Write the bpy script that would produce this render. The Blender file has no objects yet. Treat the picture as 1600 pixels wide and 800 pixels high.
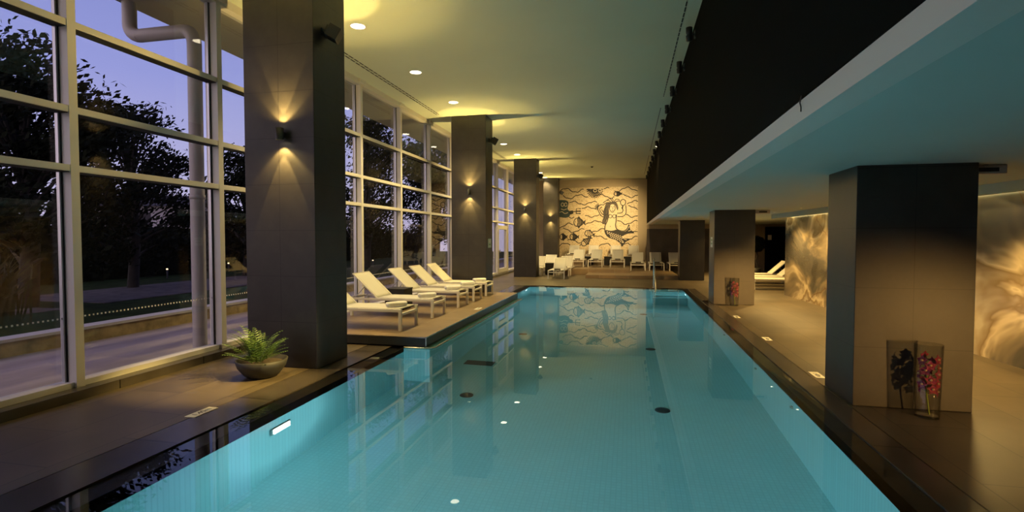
import bpy, bmesh, math, random
from mathutils import Vector, Matrix
random.seed(7)
R = math.radians
sc = bpy.context.scene
col = sc.collection

# ------------------------------------------------------------------ camera, world, exposure
cam_d = bpy.data.cameras.new('camera'); cam = bpy.data.objects.new('camera', cam_d); col.objects.link(cam)
cam_d.sensor_width = 36.0; cam_d.lens = 820 / 1600 * 36; cam_d.clip_start = 0.05; cam_d.clip_end = 400
cam.location = (0, 0, 1.70); cam.rotation_euler = (R(90 - 1.92), 0, R(12.507))
sc.camera = cam
sc.view_settings.view_transform = 'Standard'; sc.view_settings.look = 'None'
sc.view_settings.gamma = 1.0; sc.view_settings.exposure = 0.0; sc.view_settings.use_curve_mapping = False
sc.cycles.use_denoising = True
sc.cycles.max_bounces = 14; sc.cycles.diffuse_bounces = 5; sc.cycles.glossy_bounces = 5
sc.cycles.transmission_bounces = 10; sc.cycles.transparent_max_bounces = 24
sc.cycles.sample_clamp_indirect = 2.5; sc.cycles.caustics_refractive = True; sc.cycles.caustics_reflective = False

W_SKY = 1.7          # dusk sky
P_DOWN = 430           # downlights over the loungers
P_SCONCE = 70
P_POOL = 420
P_SOFFIT = 500
P_LOW = 820
P_MURAL = 2900
WARM = (1.0, 0.69, 0.20); WARM2 = (1.0, 0.53, 0.14); DOWNC = (1.0, 0.75, 0.33); SOFC = (1.0, 0.64, 0.20); POOLC = (0.70, 0.92, 1.0)
MURALC = (1.0, 0.70, 0.31)

wd = bpy.data.worlds.new('dusk'); sc.world = wd; wd.use_nodes = True
nt = wd.node_tree; nt.nodes.clear()
tc = nt.nodes.new('ShaderNodeTexCoord'); sx = nt.nodes.new('ShaderNodeSeparateXYZ')
rp = nt.nodes.new('ShaderNodeValToRGB'); bgn = nt.nodes.new('ShaderNodeBackground'); wo = nt.nodes.new('ShaderNodeOutputWorld')
nt.links.new(tc.outputs['Generated'], sx.inputs[0]); nt.links.new(sx.outputs['Z'], rp.inputs[0])
nt.links.new(rp.outputs[0], bgn.inputs[0]); nt.links.new(bgn.outputs[0], wo.inputs[0])
dt_ = nt.nodes.new('ShaderNodeVectorMath'); dt_.operation = 'DOT_PRODUCT'; dt_.inputs[1].default_value = (-0.50, -0.85, 0.10)
nt.links.new(tc.outputs['Generated'], dt_.inputs[0])
ag = nt.nodes.new('ShaderNodeMapRange'); ag.inputs[1].default_value = 0.1; ag.inputs[2].default_value = 1.0; ag.interpolation_type = 'SMOOTHSTEP'; nt.links.new(dt_.outputs['Value'], ag.inputs[0])
am = nt.nodes.new('ShaderNodeMix'); am.data_type = 'RGBA'; am.blend_type = 'ADD'; nt.links.new(ag.outputs[0], am.inputs[0]); nt.links.new(rp.outputs[0], am.inputs[6]); am.inputs[7].default_value = (0.65, 0.46, 0.37, 1)
nt.links.new(am.outputs[2], bgn.inputs[0])
bgn.inputs[1].default_value = W_SKY
e = rp.color_ramp.elements
e[0].position = 0.0; e[0].color = (0.42, 0.36, 0.52, 1)
e[1].position = 1.0; e[1].color = (0.05, 0.07, 0.25, 1)
for p, c in ((0.10, (0.35, 0.33, 0.53)), (0.25, (0.225, 0.24, 0.52)), (0.5, (0.13, 0.155, 0.41))):
    n = rp.color_ramp.elements.new(p); n.color = (*c, 1)

# ------------------------------------------------------------------ helpers
def setp(o, label=None, cat=None, group=None, kind=None):
    if label: o['label'] = label
    if cat: o['category'] = cat
    if group: o['group'] = group
    if kind: o['kind'] = kind
    return o

def empty(name, loc=(0, 0, 0), rz=0.0, **k):
    o = bpy.data.objects.new(name, None); col.objects.link(o)
    o.location = loc; o.rotation_euler = (0, 0, rz); o.empty_display_size = 0.1
    return setp(o, **k)

class MB:
    def __init__(s): s.v = []; s.f = []; s.sm = []
    def add(s, vs, fs, smooth=False):
        b = len(s.v); s.v += [tuple(v) for v in vs]
        for f in fs: s.f.append([b + i for i in f]); s.sm.append(smooth)
        return s
    def box(s, x0, x1, y0, y1, z0, z1):
        vs = [(x0, y0, z0), (x1, y0, z0), (x1, y1, z0), (x0, y1, z0), (x0, y0, z1), (x1, y0, z1), (x1, y1, z1), (x0, y1, z1)]
        return s.add(vs, [(3, 2, 1, 0), (4, 5, 6, 7), (0, 1, 5, 4), (1, 2, 6, 5), (2, 3, 7, 6), (3, 0, 4, 7)])
    def hexa(s, a, b):       # two quads (bottom, top), matching order
        return s.add(list(a) + list(b), [(3, 2, 1, 0), (4, 5, 6, 7), (0, 1, 5, 4), (1, 2, 6, 5), (2, 3, 7, 6), (3, 0, 4, 7)])
    def bar(s, p, q, w, h=None, up=(0, 0, 1)):
        h = h or w; p = Vector(p); q = Vector(q); d = (q - p).normalized(); up = Vector(up)
        if abs(d.dot(up)) > 0.98: up = Vector((1, 0, 0))
        sd = d.cross(up).normalized(); u = sd.cross(d)
        c = [(-w / 2, -h / 2), (w / 2, -h / 2), (w / 2, h / 2), (-w / 2, h / 2)]
        return s.hexa([p + sd * a + u * b for a, b in c], [q + sd * a + u * b for a, b in c])
    def tube(s, pts, r, n=12, caps=True):
        pts = [Vector(p) for p in pts]; rr = r if isinstance(r, (list, tuple)) else [r] * len(pts)
        ref = None; vs = []; fs = []
        for i, p in enumerate(pts):
            d = (pts[min(i + 1, len(pts) - 1)] - pts[max(i - 1, 0)]).normalized()
            if ref is None: ref = d.orthogonal().normalized()
            ref = (ref - d * ref.dot(d)).normalized(); b = d.cross(ref)
            for k in range(n):
                a = 2 * math.pi * k / n; vs.append(p + (ref * math.cos(a) + b * math.sin(a)) * rr[i])
        for i in range(len(pts) - 1):
            for k in range(n):
                fs.append((i * n + k, i * n + (k + 1) % n, (i + 1) * n + (k + 1) % n, (i + 1) * n + k))
        s.add(vs, fs, True)
        if caps:
            m = len(pts) - 1
            s.add(vs[:n], [tuple(range(n))[::-1]]); s.add(vs[m * n:], [tuple(range(n))])
        return s
    def lathe(s, prof, n=32, c=(0, 0, 0), axis='z'):
        vs = []; fs = []
        for r, z in prof:
            for k in range(n):
                a = 2 * math.pi * k / n
                p = (r * math.cos(a), r * math.sin(a), z)
                if axis == 'y': p = (p[0], p[2], p[1])
                if axis == 'x': p = (p[2], p[0], p[1])
                vs.append((c[0] + p[0], c[1] + p[1], c[2] + p[2]))
        for i in range(len(prof) - 1):
            for k in range(n):
                fs.append((i * n + k, i * n + (k + 1) % n, (i + 1) * n + (k + 1) % n, (i + 1) * n + k))
        return s.add(vs, fs, True)
    def quad(s, a, b, c, d): return s.add([a, b, c, d], [(0, 1, 2, 3)])
    def prism(s, poly, o, ux, uy, t):     # polygon in 2D, extruded by vector t
        o = Vector(o); ux = Vector(ux); uy = Vector(uy); t = Vector(t); n = len(poly)
        a = [o + ux * x + uy * y for x, y in poly]; b = [p + t for p in a]
        return s.add(a + b, [tuple(range(n))[::-1], tuple(range(n, 2 * n))] + [(i, (i + 1) % n, n + (i + 1) % n, n + i) for i in range(n)])
    def build(s, name, mat, parent=None, loc=(0, 0, 0), rz=0.0, bevel=0, fix=True, seg=2, **k):
        me = bpy.data.meshes.new(name); me.from_pydata(s.v, [], s.f)
        me.polygons.foreach_set('use_smooth', s.sm)
        if fix and len(s.f) < 4000:
            bm = bmesh.new(); bm.from_mesh(me); bmesh.ops.recalc_face_normals(bm, faces=bm.faces); bm.to_mesh(me); bm.free()
        me.materials.append(mat)
        o = bpy.data.objects.new(name, me); col.objects.link(o)
        if parent: o.parent = parent
        o.location = loc; o.rotation_euler = (0, 0, rz)
        if bevel:
            m = o.modifiers.new('bevel', 'BEVEL'); m.width = bevel; m.segments = seg; m.limit_method = 'ANGLE'; m.angle_limit = R(40)
        return setp(o, **k)

def copy_tree(o, parent=None):
    c = o.copy(); col.objects.link(c)
    if parent: c.parent = parent
    for ch in list(o.children): copy_tree(ch, c)
    return c

# ------------------------------------------------------------------ materials
def newmat(name):
    m = bpy.data.materials.new(name); m.use_nodes = True
    return m, m.node_tree, m.node_tree.nodes['Principled BSDF']
def L(t, a, b): t.links.new(a, b)
def M(name, c, rough=0.5, metal=0.0, var=0.0, scale=6.0, bump=0.0, bscale=60.0, spec=0.5, stretch=(1, 1, 1)):
    m, t, b = newmat(name)
    b.inputs['Base Color'].default_value = (*c, 1); b.inputs['Roughness'].default_value = rough
    b.inputs['Metallic'].default_value = metal; b.inputs['Specular IOR Level'].default_value = spec
    tcn = t.nodes.new('ShaderNodeTexCoord'); mp = t.nodes.new('ShaderNodeMapping'); mp.inputs['Scale'].default_value = stretch
    L(t, tcn.outputs['Object'], mp.inputs[0])
    if var:
        n = t.nodes.new('ShaderNodeTexNoise'); n.inputs['Scale'].default_value = scale; n.inputs['Detail'].default_value = 5
        r = t.nodes.new('ShaderNodeValToRGB'); L(t, mp.outputs[0], n.inputs['Vector']); L(t, n.outputs['Fac'], r.inputs[0])
        r.color_ramp.elements[0].position = 0.3; r.color_ramp.elements[1].position = 0.72
        r.color_ramp.elements[0].color = (*[x * (1 - var) for x in c], 1); r.color_ramp.elements[1].color = (*[min(1, x * (1 + var)) for x in c], 1)
        L(t, r.outputs[0], b.inputs['Base Color'])
    if bump:
        n2 = t.nodes.new('ShaderNodeTexNoise'); n2.inputs['Scale'].default_value = bscale; n2.inputs['Detail'].default_value = 3
        bp = t.nodes.new('ShaderNodeBump'); bp.inputs['Strength'].default_value = bump; bp.inputs['Distance'].default_value = 0.01
        L(t, mp.outputs[0], n2.inputs['Vector']); L(t, n2.outputs['Fac'], bp.inputs['Height']); L(t, bp.outputs[0], b.inputs['Normal'])
    return m
def EM(name, c, s):
    m, t, b = newmat(name); b.inputs['Base Color'].default_value = (*c, 1)
    b.inputs['Emission Color'].default_value = (*c, 1); b.inputs['Emission Strength'].default_value = s; return m
def TILE(name, c, mort, bw, rh, ms, rough, var=0.2, scale=2.0, off=0.5, rot=0.0, bias=0.15, spec=0.5, fine=0.0):
    m, t, b = newmat(name); b.inputs['Roughness'].default_value = rough; b.inputs['Specular IOR Level'].default_value = spec
    tcn = t.nodes.new('ShaderNodeTexCoord'); mp = t.nodes.new('ShaderNodeMapping'); mp.inputs['Rotation'].default_value = (0, 0, rot)
    L(t, tcn.outputs['Object'], mp.inputs[0])
    br = t.nodes.new('ShaderNodeTexBrick'); br.offset = off; L(t, mp.outputs[0], br.inputs['Vector'])
    br.inputs['Scale'].default_value = 1.0; br.inputs['Brick Width'].default_value = bw; br.inputs['Row Height'].default_value = rh
    br.inputs['Mortar Size'].default_value = ms; br.inputs['Mortar Smooth'].default_value = 0.1
    br.inputs['Color1'].default_value = (*[x * (1 - bias) for x in c], 1); br.inputs['Color2'].default_value = (*[x * (1 + bias) for x in c], 1)
    br.inputs['Mortar'].default_value = (*mort, 1)
    n = t.nodes.new('ShaderNodeTexNoise'); n.inputs['Scale'].default_value = scale; n.inputs['Detail'].default_value = 6
    L(t, mp.outputs[0], n.inputs['Vector'])
    mr = t.nodes.new('ShaderNodeMapRange'); mr.inputs[1].default_value = 0.3; mr.inputs[2].default_value = 0.7
    mr.inputs[3].default_value = 1 - var; mr.inputs[4].default_value = 1 + var; L(t, n.outputs['Fac'], mr.inputs[0])
    mx = t.nodes.new('ShaderNodeVectorMath'); mx.operation = 'SCALE'; L(t, br.outputs['Color'], mx.inputs[0]); L(t, mr.outputs[0], mx.inputs['Scale'])
    L(t, mx.outputs[0], b.inputs['Base Color'])
    return m
def PILLAR(name, c, seam):
    m, t, b = newmat(name); b.inputs['Roughness'].default_value = 0.42
    tcn = t.nodes.new('ShaderNodeTexCoord'); s = t.nodes.new('ShaderNodeSeparateXYZ'); L(t, tcn.outputs['Object'], s.inputs[0])
    def math_(op, a, v=None, b2=None):
        n = t.nodes.new('ShaderNodeMath'); n.operation = op
        L(t, a, n.inputs[0])
        if v is not None: n.inputs[1].default_value = v
        if b2 is not None: L(t, b2, n.inputs[1])
        return n.outputs[0]
    vx = math_('LESS_THAN', math_('ABSOLUTE', s.outputs['X']), 0.004)
    zz = math_('LESS_THAN', math_('MODULO', s.outputs['Z'], 0.6), 0.008)
    ln = math_('MAXIMUM', vx, None, zz)
    n = t.nodes.new('ShaderNodeTexNoise'); n.inputs['Scale'].default_value = 3.5; n.inputs['Detail'].default_value = 7; n.inputs['Roughness'].default_value = 0.65
    L(t, tcn.outputs['Object'], n.inputs['Vector'])
    r = t.nodes.new('ShaderNodeValToRGB'); L(t, n.outputs['Fac'], r.inputs[0])
    r.color_ramp.elements[0].position = 0.3; r.color_ramp.elements[0].color = (*[x * 0.75 for x in c], 1)
    r.color_ramp.elements[1].position = 0.75; r.color_ramp.elements[1].color = (*[x * 1.3 for x in c], 1)
    mx = t.nodes.new('ShaderNodeMix'); mx.data_type = 'RGBA'; L(t, ln, mx.inputs[0]); L(t, r.outputs[0], mx.inputs[6]); mx.inputs[7].default_value = (*seam, 1)
    L(t, mx.outputs[2], b.inputs['Base Color']); return m
def CLEAR(name, tint, ior=1.45, rough=0.0, boost=1.0):
    m, t, b = newmat(name); t.nodes.remove(b); out = t.nodes['Material Output']
    tr = t.nodes.new('ShaderNodeBsdfTransparent'); tr.inputs[0].default_value = (*tint, 1)
    g = t.nodes.new('ShaderNodeBsdfGlossy'); g.inputs['Roughness'].default_value = rough
    f = t.nodes.new('ShaderNodeFresnel'); ge = t.nodes.new('ShaderNodeNewGeometry'); mi = t.nodes.new('ShaderNodeMapRange')
    mi.inputs[3].default_value = ior; mi.inputs[4].default_value = 1 / ior; L(t, ge.outputs['Backfacing'], mi.inputs[0]); L(t, mi.outputs[0], f.inputs['IOR'])
    mu = t.nodes.new('ShaderNodeMath'); mu.operation = 'MULTIPLY'; mu.inputs[1].default_value = boost; mu.use_clamp = True
    mx = t.nodes.new('ShaderNodeMixShader'); L(t, f.outputs[0], mu.inputs[0]); L(t, mu.outputs[0], mx.inputs[0])
    L(t, tr.outputs[0], mx.inputs[1]); L(t, g.outputs[0], mx.inputs[2]); L(t, mx.outputs[0], out.inputs[0]); return m

m_ceiling = M('ceiling paint', (0.66, 0.71, 0.58), 0.85, var=0.03, scale=0.6)  # green tint puts some of the pool's teal bounce into the colour
m_soffit = M('soffit paint', (0.58, 0.66, 0.63), 0.85, var=0.03, scale=0.7)  # tinted teal to strengthen the pool light on the low ceiling
m_fascia = M('white fascia', (0.82, 0.80, 0.76), 0.6)
m_black = M('black acoustic wall', (0.005, 0.005, 0.005), 0.85, bump=0.05, bscale=30, spec=0.02)
m_pillar = PILLAR('dark stone tile', (0.026, 0.0222, 0.0195), (0.009, 0.008, 0.007))
m_floor = TILE('brown stone floor', (0.088, 0.067, 0.042), (0.035, 0.027, 0.018), 1.2, 0.6, 0.006, 0.42, 0.22, 1.6, rot=R(90))
m_plat = TILE('wood look platform tile', (0.205, 0.142, 0.078), (0.32, 0.25, 0.16), 1.2, 0.6, 0.006, 0.45, 0.15, 2.2, bias=0.08)
m_platface = M('dark platform face', (0.026, 0.026, 0.024), 0.4, var=0.15)
m_coping = TILE('dark coping tile', (0.060, 0.049, 0.040), (0.012, 0.010, 0.009), 1.2, 0.6, 0.008, 0.25, 0.2, 3.0, off=0, rot=R(90))
m_ledge = M('wet dark ledge', (0.045, 0.032, 0.022), 0.3, var=0.2)
m_pool = TILE('turquoise mosaic', (0.25, 0.60, 0.63), (0.22, 0.55, 0.58), 0.05, 0.05, 0.006, 0.5, 0.04, 1.0, off=0, bias=0.03)
m_white = M('white painted aluminium', (0.78, 0.74, 0.68), 0.4)
m_black_metal = M('black metal', (0.012, 0.012, 0.012), 0.45)
m_steel = M('brushed steel', (0.62, 0.60, 0.56), 0.22, metal=1.0)
m_glass = CLEAR('window glass', (0.93, 0.94, 0.93), 1.5)
m_vase = CLEAR('vase glass', (0.90, 0.90, 0.88), 1.45, 0.02)
m_sling = M('cream sling fabric', (0.60, 0.58, 0.50), 0.75, bump=0.1, bscale=220)
m_frame = M('cream lounger frame', (0.74, 0.70, 0.60), 0.4)
m_towel = M('white towel', (0.84, 0.82, 0.76), 0.95, var=0.06, scale=30, bump=0.5, bscale=160)
m_wicker = M('black woven cube', (0.012, 0.011, 0.011), 0.6, bump=0.3, bscale=120)
m_pot = M('dark bowl', (0.024, 0.023, 0.022), 0.6, var=0.2, scale=9)
m_soil = M('potting soil', (0.05, 0.035, 0.022), 0.95, var=0.5, scale=40, bump=0.6, bscale=60)
m_fern = M('fern leaf', (0.065, 0.12, 0.022), 0.5, var=0.4, scale=8)
m_petal = M('pink orchid petal', (0.34, 0.028, 0.085), 0.5, var=0.5, scale=30)
m_lip = M('cream orchid lip', (0.75, 0.50, 0.30), 0.5)
m_stem = M('green stem', (0.30, 0.38, 0.05), 0.5)
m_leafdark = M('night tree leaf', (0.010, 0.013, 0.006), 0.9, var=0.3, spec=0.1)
m_bark = M('bark', (0.03, 0.025, 0.02), 0.9, var=0.3)
m_grass = M('dark lawn', (0.022, 0.036, 0.010), 0.95, var=0.4, scale=3, bump=0.6, bscale=60, spec=0.05)
m_pave = M('outdoor paving', (0.36, 0.30, 0.29), 0.8, var=0.25, scale=1.2, stretch=(2.2, 0.5, 1))
m_stonewall = M('ochre stone wall', (0.36, 0.27, 0.14), 0.85, var=0.4, scale=5, bump=0.4, bscale=14)
m_whitestone = M('white coping stone', (0.55, 0.52, 0.52), 0.7, var=0.08)
m_pathm = M('garden path', (0.12, 0.105, 0.10), 0.9, var=0.3, scale=4, spec=0.1)
m_paint_yellow = M('cream wall paint', (0.42, 0.34, 0.22), 0.75, var=0.05, scale=1)
m_brownwall = M('brown stone wall', (0.085, 0.066, 0.052), 0.6, var=0.25, scale=2)
m_ink = M('mural ink', (0.022, 0.020, 0.018), 0.7)
m_inkteal = M('mural teal tile', (0.030, 0.055, 0.055), 0.6, var=0.4, scale=30)
m_hair = M('mural brown tile', (0.075, 0.055, 0.036), 0.6, var=0.6, scale=40)
m_cream = M('mural pale tile', (0.66, 0.56, 0.38), 0.6)
m_sign = M('pale green sign', (0.55, 0.68, 0.52), 0.4)
m_signgreen = M('sign green', (0.20, 0.34, 0.10), 0.4)
m_paper = M('white sign', (0.80, 0.76, 0.62), 0.5)
m_grate = M('dark drain', (0.012, 0.03, 0.03), 0.5)
m_bead = M('silver glazing bead', (0.55, 0.55, 0.56), 0.3, metal=0.6)
m_gasket = M('black gasket', (0.012, 0.012, 0.012), 0.6)
m_lamp = EM('lamp glow', (1.0, 0.86, 0.60), 9.0)
m_sconceglow = EM('sconce glow', (1.0, 0.85, 0.50), 14.0)
m_poollamp = EM('pool lamp glow', (0.85, 0.95, 1.0), 5.0)
m_cove = EM('cove strip glow', (1.0, 0.78, 0.34), 4.0)
m_gardenlamp = EM('garden lamp glow', (1.0, 0.70, 0.40), 3.0)
m_housewall = M('pale house wall', (0.40, 0.36, 0.38), 0.9)
m_houseroof = M('dark house roof', (0.035, 0.03, 0.035), 0.9)
m_pipe = M('grey pipe', (0.46, 0.42, 0.40), 0.45, var=0.06, scale=2)
m_eave = M('eave paint', (0.40, 0.37, 0.30), 0.8)
m_dot = M('white glass dots', (0.75, 0.74, 0.72), 0.6)

# water: refracting, slightly tinted
m_water, t, b = newmat('pool water'); t.nodes.remove(b); o_ = t.nodes['Material Output']
gl = t.nodes.new('ShaderNodeBsdfGlass'); gl.inputs['Color'].default_value = (0.93, 0.99, 0.99, 1); gl.inputs['IOR'].default_value = 1.33; gl.inputs['Roughness'].default_value = 0.0
tcn = t.nodes.new('ShaderNodeTexCoord'); nz = t.nodes.new('ShaderNodeTexNoise'); nz.inputs['Scale'].default_value = 1.3; nz.inputs['Detail'].default_value = 1
bp = t.nodes.new('ShaderNodeBump'); bp.inputs['Strength'].default_value = 0.012; bp.inputs['Distance'].default_value = 0.05
L(t, tcn.outputs['Object'], nz.inputs['Vector']); L(t, nz.outputs['Fac'], bp.inputs['Height']); L(t, bp.outputs[0], gl.inputs['Normal']); L(t, gl.outputs[0], o_.inputs[0])

# onyx
m_onyx, t, b = newmat('onyx slab'); b.inputs['Roughness'].default_value = 0.16
tcn = t.nodes.new('ShaderNodeTexCoord'); mp = t.nodes.new('ShaderNodeMapping'); mp.inputs['Rotation'].default_value = (R(38), 0, 0); mp.inputs['Scale'].default_value = (1, 0.55, 1.1)
L(t, tcn.outputs['Object'], mp.inputs[0])
n1 = t.nodes.new('ShaderNodeTexNoise'); n1.inputs['Scale'].default_value = 0.62; n1.inputs['Detail'].default_value = 4; n1.inputs['Distortion'].default_value = 0.9; n1.inputs['Roughness'].default_value = 0.5
L(t, mp.outputs[0], n1.inputs['Vector'])
r1 = t.nodes.new('ShaderNodeValToRGB'); L(t, n1.outputs['Fac'], r1.inputs[0]); el = r1.color_ramp.elements
el[0].position = 0.30; el[0].color = (0.05, 0.045, 0.036, 1); el[1].position = 0.72; el[1].color = (0.50, 0.42, 0.29, 1)
for p, c in ((0.42, (0.10, 0.088, 0.07)), (0.50, (0.25, 0.195, 0.12)), (0.56, (0.62, 0.50, 0.32)), (0.61, (0.24, 0.165, 0.08))):
    x = el.new(p); x.color = (*c, 1)
vo = t.nodes.new('ShaderNodeTexVoronoi'); vo.feature = 'DISTANCE_TO_EDGE'; vo.inputs['Scale'].default_value = 0.42
n3 = t.nodes.new('ShaderNodeTexNoise'); n3.inputs['Scale'].default_value = 2.5; n3.inputs['Detail'].default_value = 4
va = t.nodes.new('ShaderNodeVectorMath'); va.operation = 'MULTIPLY_ADD'; va.inputs[1].default_value = (0.5, 0.5, 0.5)
L(t, tcn.outputs['Object'], n3.inputs['Vector']); L(t, n3.outputs['Color'], va.inputs[0]); L(t, mp.outputs[0], va.inputs[2]); L(t, va.outputs[0], vo.inputs['Vector'])
mr = t.nodes.new('ShaderNodeMapRange'); mr.inputs[1].default_value = 0.0; mr.inputs[2].default_value = 0.014; mr.inputs[3].default_value = 0.7; mr.inputs[4].default_value = 0.0
L(t, vo.outputs['Distance'], mr.inputs[0])
mx = t.nodes.new('ShaderNodeMix'); mx.data_type = 'RGBA'; L(t, mr.outputs[0], mx.inputs[0]); L(t, r1.outputs[0], mx.inputs[6]); mx.inputs[7].default_value = (0.13, 0.06, 0.02, 1)
L(t, mx.outputs[2], b.inputs['Base Color'])

# mural ground: cream mosaic speckle
m_mural, t, b = newmat('cream mosaic'); b.inputs['Roughness'].default_value = 0.5
tcn = t.nodes.new('ShaderNodeTexCoord'); vo = t.nodes.new('ShaderNodeTexVoronoi'); vo.inputs['Scale'].default_value = 28
L(t, tcn.outputs['Object'], vo.inputs['Vector'])
r1 = t.nodes.new('ShaderNodeValToRGB'); s_ = t.nodes.new('ShaderNodeSeparateColor'); L(t, vo.outputs['Color'], s_.inputs[0]); L(t, s_.outputs[0], r1.inputs[0])
r1.color_ramp.elements[0].color = (0.40, 0.29, 0.145, 1); r1.color_ramp.elements[1].color = (0.66, 0.54, 0.33, 1); r1.color_ramp.elements[1].position = 0.45
L(t, r1.outputs[0], b.inputs['Base Color'])

def spot(name, loc, target, power, color, size=60, blend=0.5, rad=0.03):
    d = bpy.data.lights.new(name, 'SPOT'); d.energy = power; d.color = color; d.spot_size = R(size); d.spot_blend = blend; d.shadow_soft_size = rad
    o = bpy.data.objects.new(name, d); col.objects.link(o); o.location = loc
    o.rotation_euler = (Vector(target) - Vector(loc)).to_track_quat('-Z', 'Y').to_euler(); return o

# ------------------------------------------------------------------ setting
ZC = 5.18; ZS = 2.43; XW = -5.75; YE = 31.5; YB = -4.0
PX0, PX1, PY0, PY1 = -3.43, 1.79, 1.3, 18.5       # pool basin
PLX, PLY0, PLY1 = -3.06, 7.62, 14.55                # platform edges
PZ = 0.16
def pz(y): return -1.15 - 0.09 * y

def slab(name, mat, x0, x1, y0, y1, z0, z1, parent=None, **k):
    return MB().box(x0, x1, y0, y1, z0, z1).build(name, mat, parent, **k)

# floor as four slabs round the pool, one mesh
G = 0.62   # coping strip width each side (wet ledge + tile)
f = MB()
f.box(-5.62, PX0 - G, YB, YE, -0.3, 0.0)
f.box(PX1 + 0.42, 9.0, YB, YE, -0.3, 0.0)
f.box(PX0 - G, PX1 + 0.42, YB, PY0 - 0.4, -0.3, 0.0)
f.box(PX0 - G, PX1 + 0.42, PY1 + 0.12, YE, -0.3, 0.0)
floor = f.build('floor', m_floor, kind='structure')
# coping tiles: dry band, and wet ledge under the water film
c = MB()
c.box(PX1 + 0.17, PX1 + 0.41, PY0 - 0.4, PY1 + 0.12, -0.3, 0.0)
c.box(PX0 - 0.61, PX0 - 0.20, PY0 - 0.4, PY1 + 0.12, -0.3, 0.0)
c.box(PX0 - 0.20, PX1 + 0.17, PY0 - 0.4, PY0 - 0.15, -0.3, 0.0)
c.build('trim_1', m_coping, kind='structure')
c = MB()
c.box(PX1, PX1 + 0.17, PY0 - 0.15, PY1 + 0.12, -0.3, -0.035)
c.box(PX0 - 0.20, PX0, PY0 - 0.15, PY1 + 0.12, -0.3, -0.035)
c.box(PX0, PX1, PY0 - 0.15, PY0, -0.3, -0.035)
c.box(PX0, PX1, PY1, PY1 + 0.12, -0.3, -0.035)
c.build('trim_2', m_ledge, kind='structure')

# pool basin (open shell with thickness)
b_ = MB()
za, zb = pz(PY0), pz(PY1)
b_.add([(PX0, PY0, za), (PX1, PY0, za), (PX1, PY1, zb), (PX0, PY1, zb)], [(0, 1, 2, 3)])
b_.add([(PX0, PY0, za), (PX0, PY1, zb), (PX0, PY1, -0.035), (PX0, PY0, -0.035)], [(0, 1, 2, 3)])
b_.add([(PX1, PY0, za), (PX1, PY1, zb), (PX1, PY1, -0.035), (PX1, PY0, -0.035)], [(3, 2, 1, 0)])
b_.add([(PX0, PY0, za), (PX1, PY0, za), (PX1, PY0, -0.035), (PX0, PY0, -0.035)], [(3, 2, 1, 0)])
b_.add([(PX0, PY1, zb), (PX1, PY1, zb), (PX1, PY1, -0.035), (PX0, PY1, -0.035)], [(0, 1, 2, 3)])
basin = b_.build('pool_basin', m_pool, kind='structure', label='turquoise mosaic pool basin under the water', cat='pool')
# wall of the raised block below the platform
r_ = MB(); r_.box(PX0, PLX + 0.06, PLY0 + 0.0, PLY1, pz(PLY1), -0.03)
r_.build('pool_wall', m_pool, basin)
# steps in the far corner
st = MB()
for i in range(5): st.box(0.75, PX1, PY1 - 0.32 * (i + 1), PY1 - 0.32 * i, pz(PY1), -0.18 - 0.24 * i)
st.build('pool_steps', m_pool, basin)
# water
w = MB(); w.add([(PX0 - 0.2, PY0 - 0.15, -0.012), (PX1 + 0.17, PY0 - 0.15, -0.012), (PX1 + 0.17, PY1 + 0.12, -0.012), (PX0 - 0.2, PY1 + 0.12, -0.012)], [(0, 1, 2, 3)])
w.build('pool_water', m_water, fix=False, kind='stuff', label='still turquoise pool water mirroring the pillars and mural', cat='water')

# platform with loungers
pf = MB(); pf.box(-5.70, PLX, PLY0, PLY1, 0.02, PZ - 0.012)
plat = pf.build('platform', m_platface, kind='structure', label='low tiled platform with dark face reaching over the pool edge', cat='platform')
slab('platform_tiles', m_plat, -5.70, PLX - 0.012, PLY0 + 0.012, PLY1, PZ - 0.012, PZ, plat)
e_ = MB(); e_.box(-5.70, PLX + 0.002, PLY0 - 0.004, PLY0 + 0.012, PZ - 0.012, PZ + 0.002); e_.box(PLX - 0.012, PLX + 0.004, PLY0 - 0.004, PLY1, PZ - 0.012, PZ + 0.002)
e_.box(PLX - 0.006, PLX + 0.006, PLY0 - 0.006, PLY0 + 0.006, 0.02, PZ)
e_.build('metal_edge', m_steel, plat)
rl = MB(); rl.tube([(PX0 + 0.02, PLY0 - 0.04, 0.0), (PLX + 0.02, PLY0 - 0.06, 0.0), (PLX + 0.10, PLY0 - 0.02, 0.0), (PLX + 0.13, PLY0 + 0.08, 0.0), (PLX + 0.13, PLY1 - 0.1, 0.0)], 0.014, 10)
rl.build('overflow_rail', m_steel, plat)
tr = MB(); tr.box(PX0 + 0.03, PLX + 0.03, PLY0 - 0.02, PLY1, -0.028, -0.006)
tr.build('overflow_tray', M('green lit tray', (0.16, 0.36, 0.28), 0.4), plat)  # green light of the overflow gap is put into the tray colour

# ceiling
slab('ceiling', m_ceiling, -5.95, 1.2, YB, YE + 0.2, ZC, ZC + 0.3, kind='structure')
sf = slab('ceiling.001', m_soffit, 1.04, 10.0, YB, YE + 0.2, ZS, ZS + 0.1, kind='structure')
slab('wall_black', m_black, 1.03, 1.25, YB, YE, 2.555, ZC, kind='structure', label='tall black wall hanging above the white beam beside the pool', cat='wall')
slab('trim_3', m_fascia, 1.035, 1.22, YB, YE, ZS - 0.004, 2.553, kind='structure')
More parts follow.
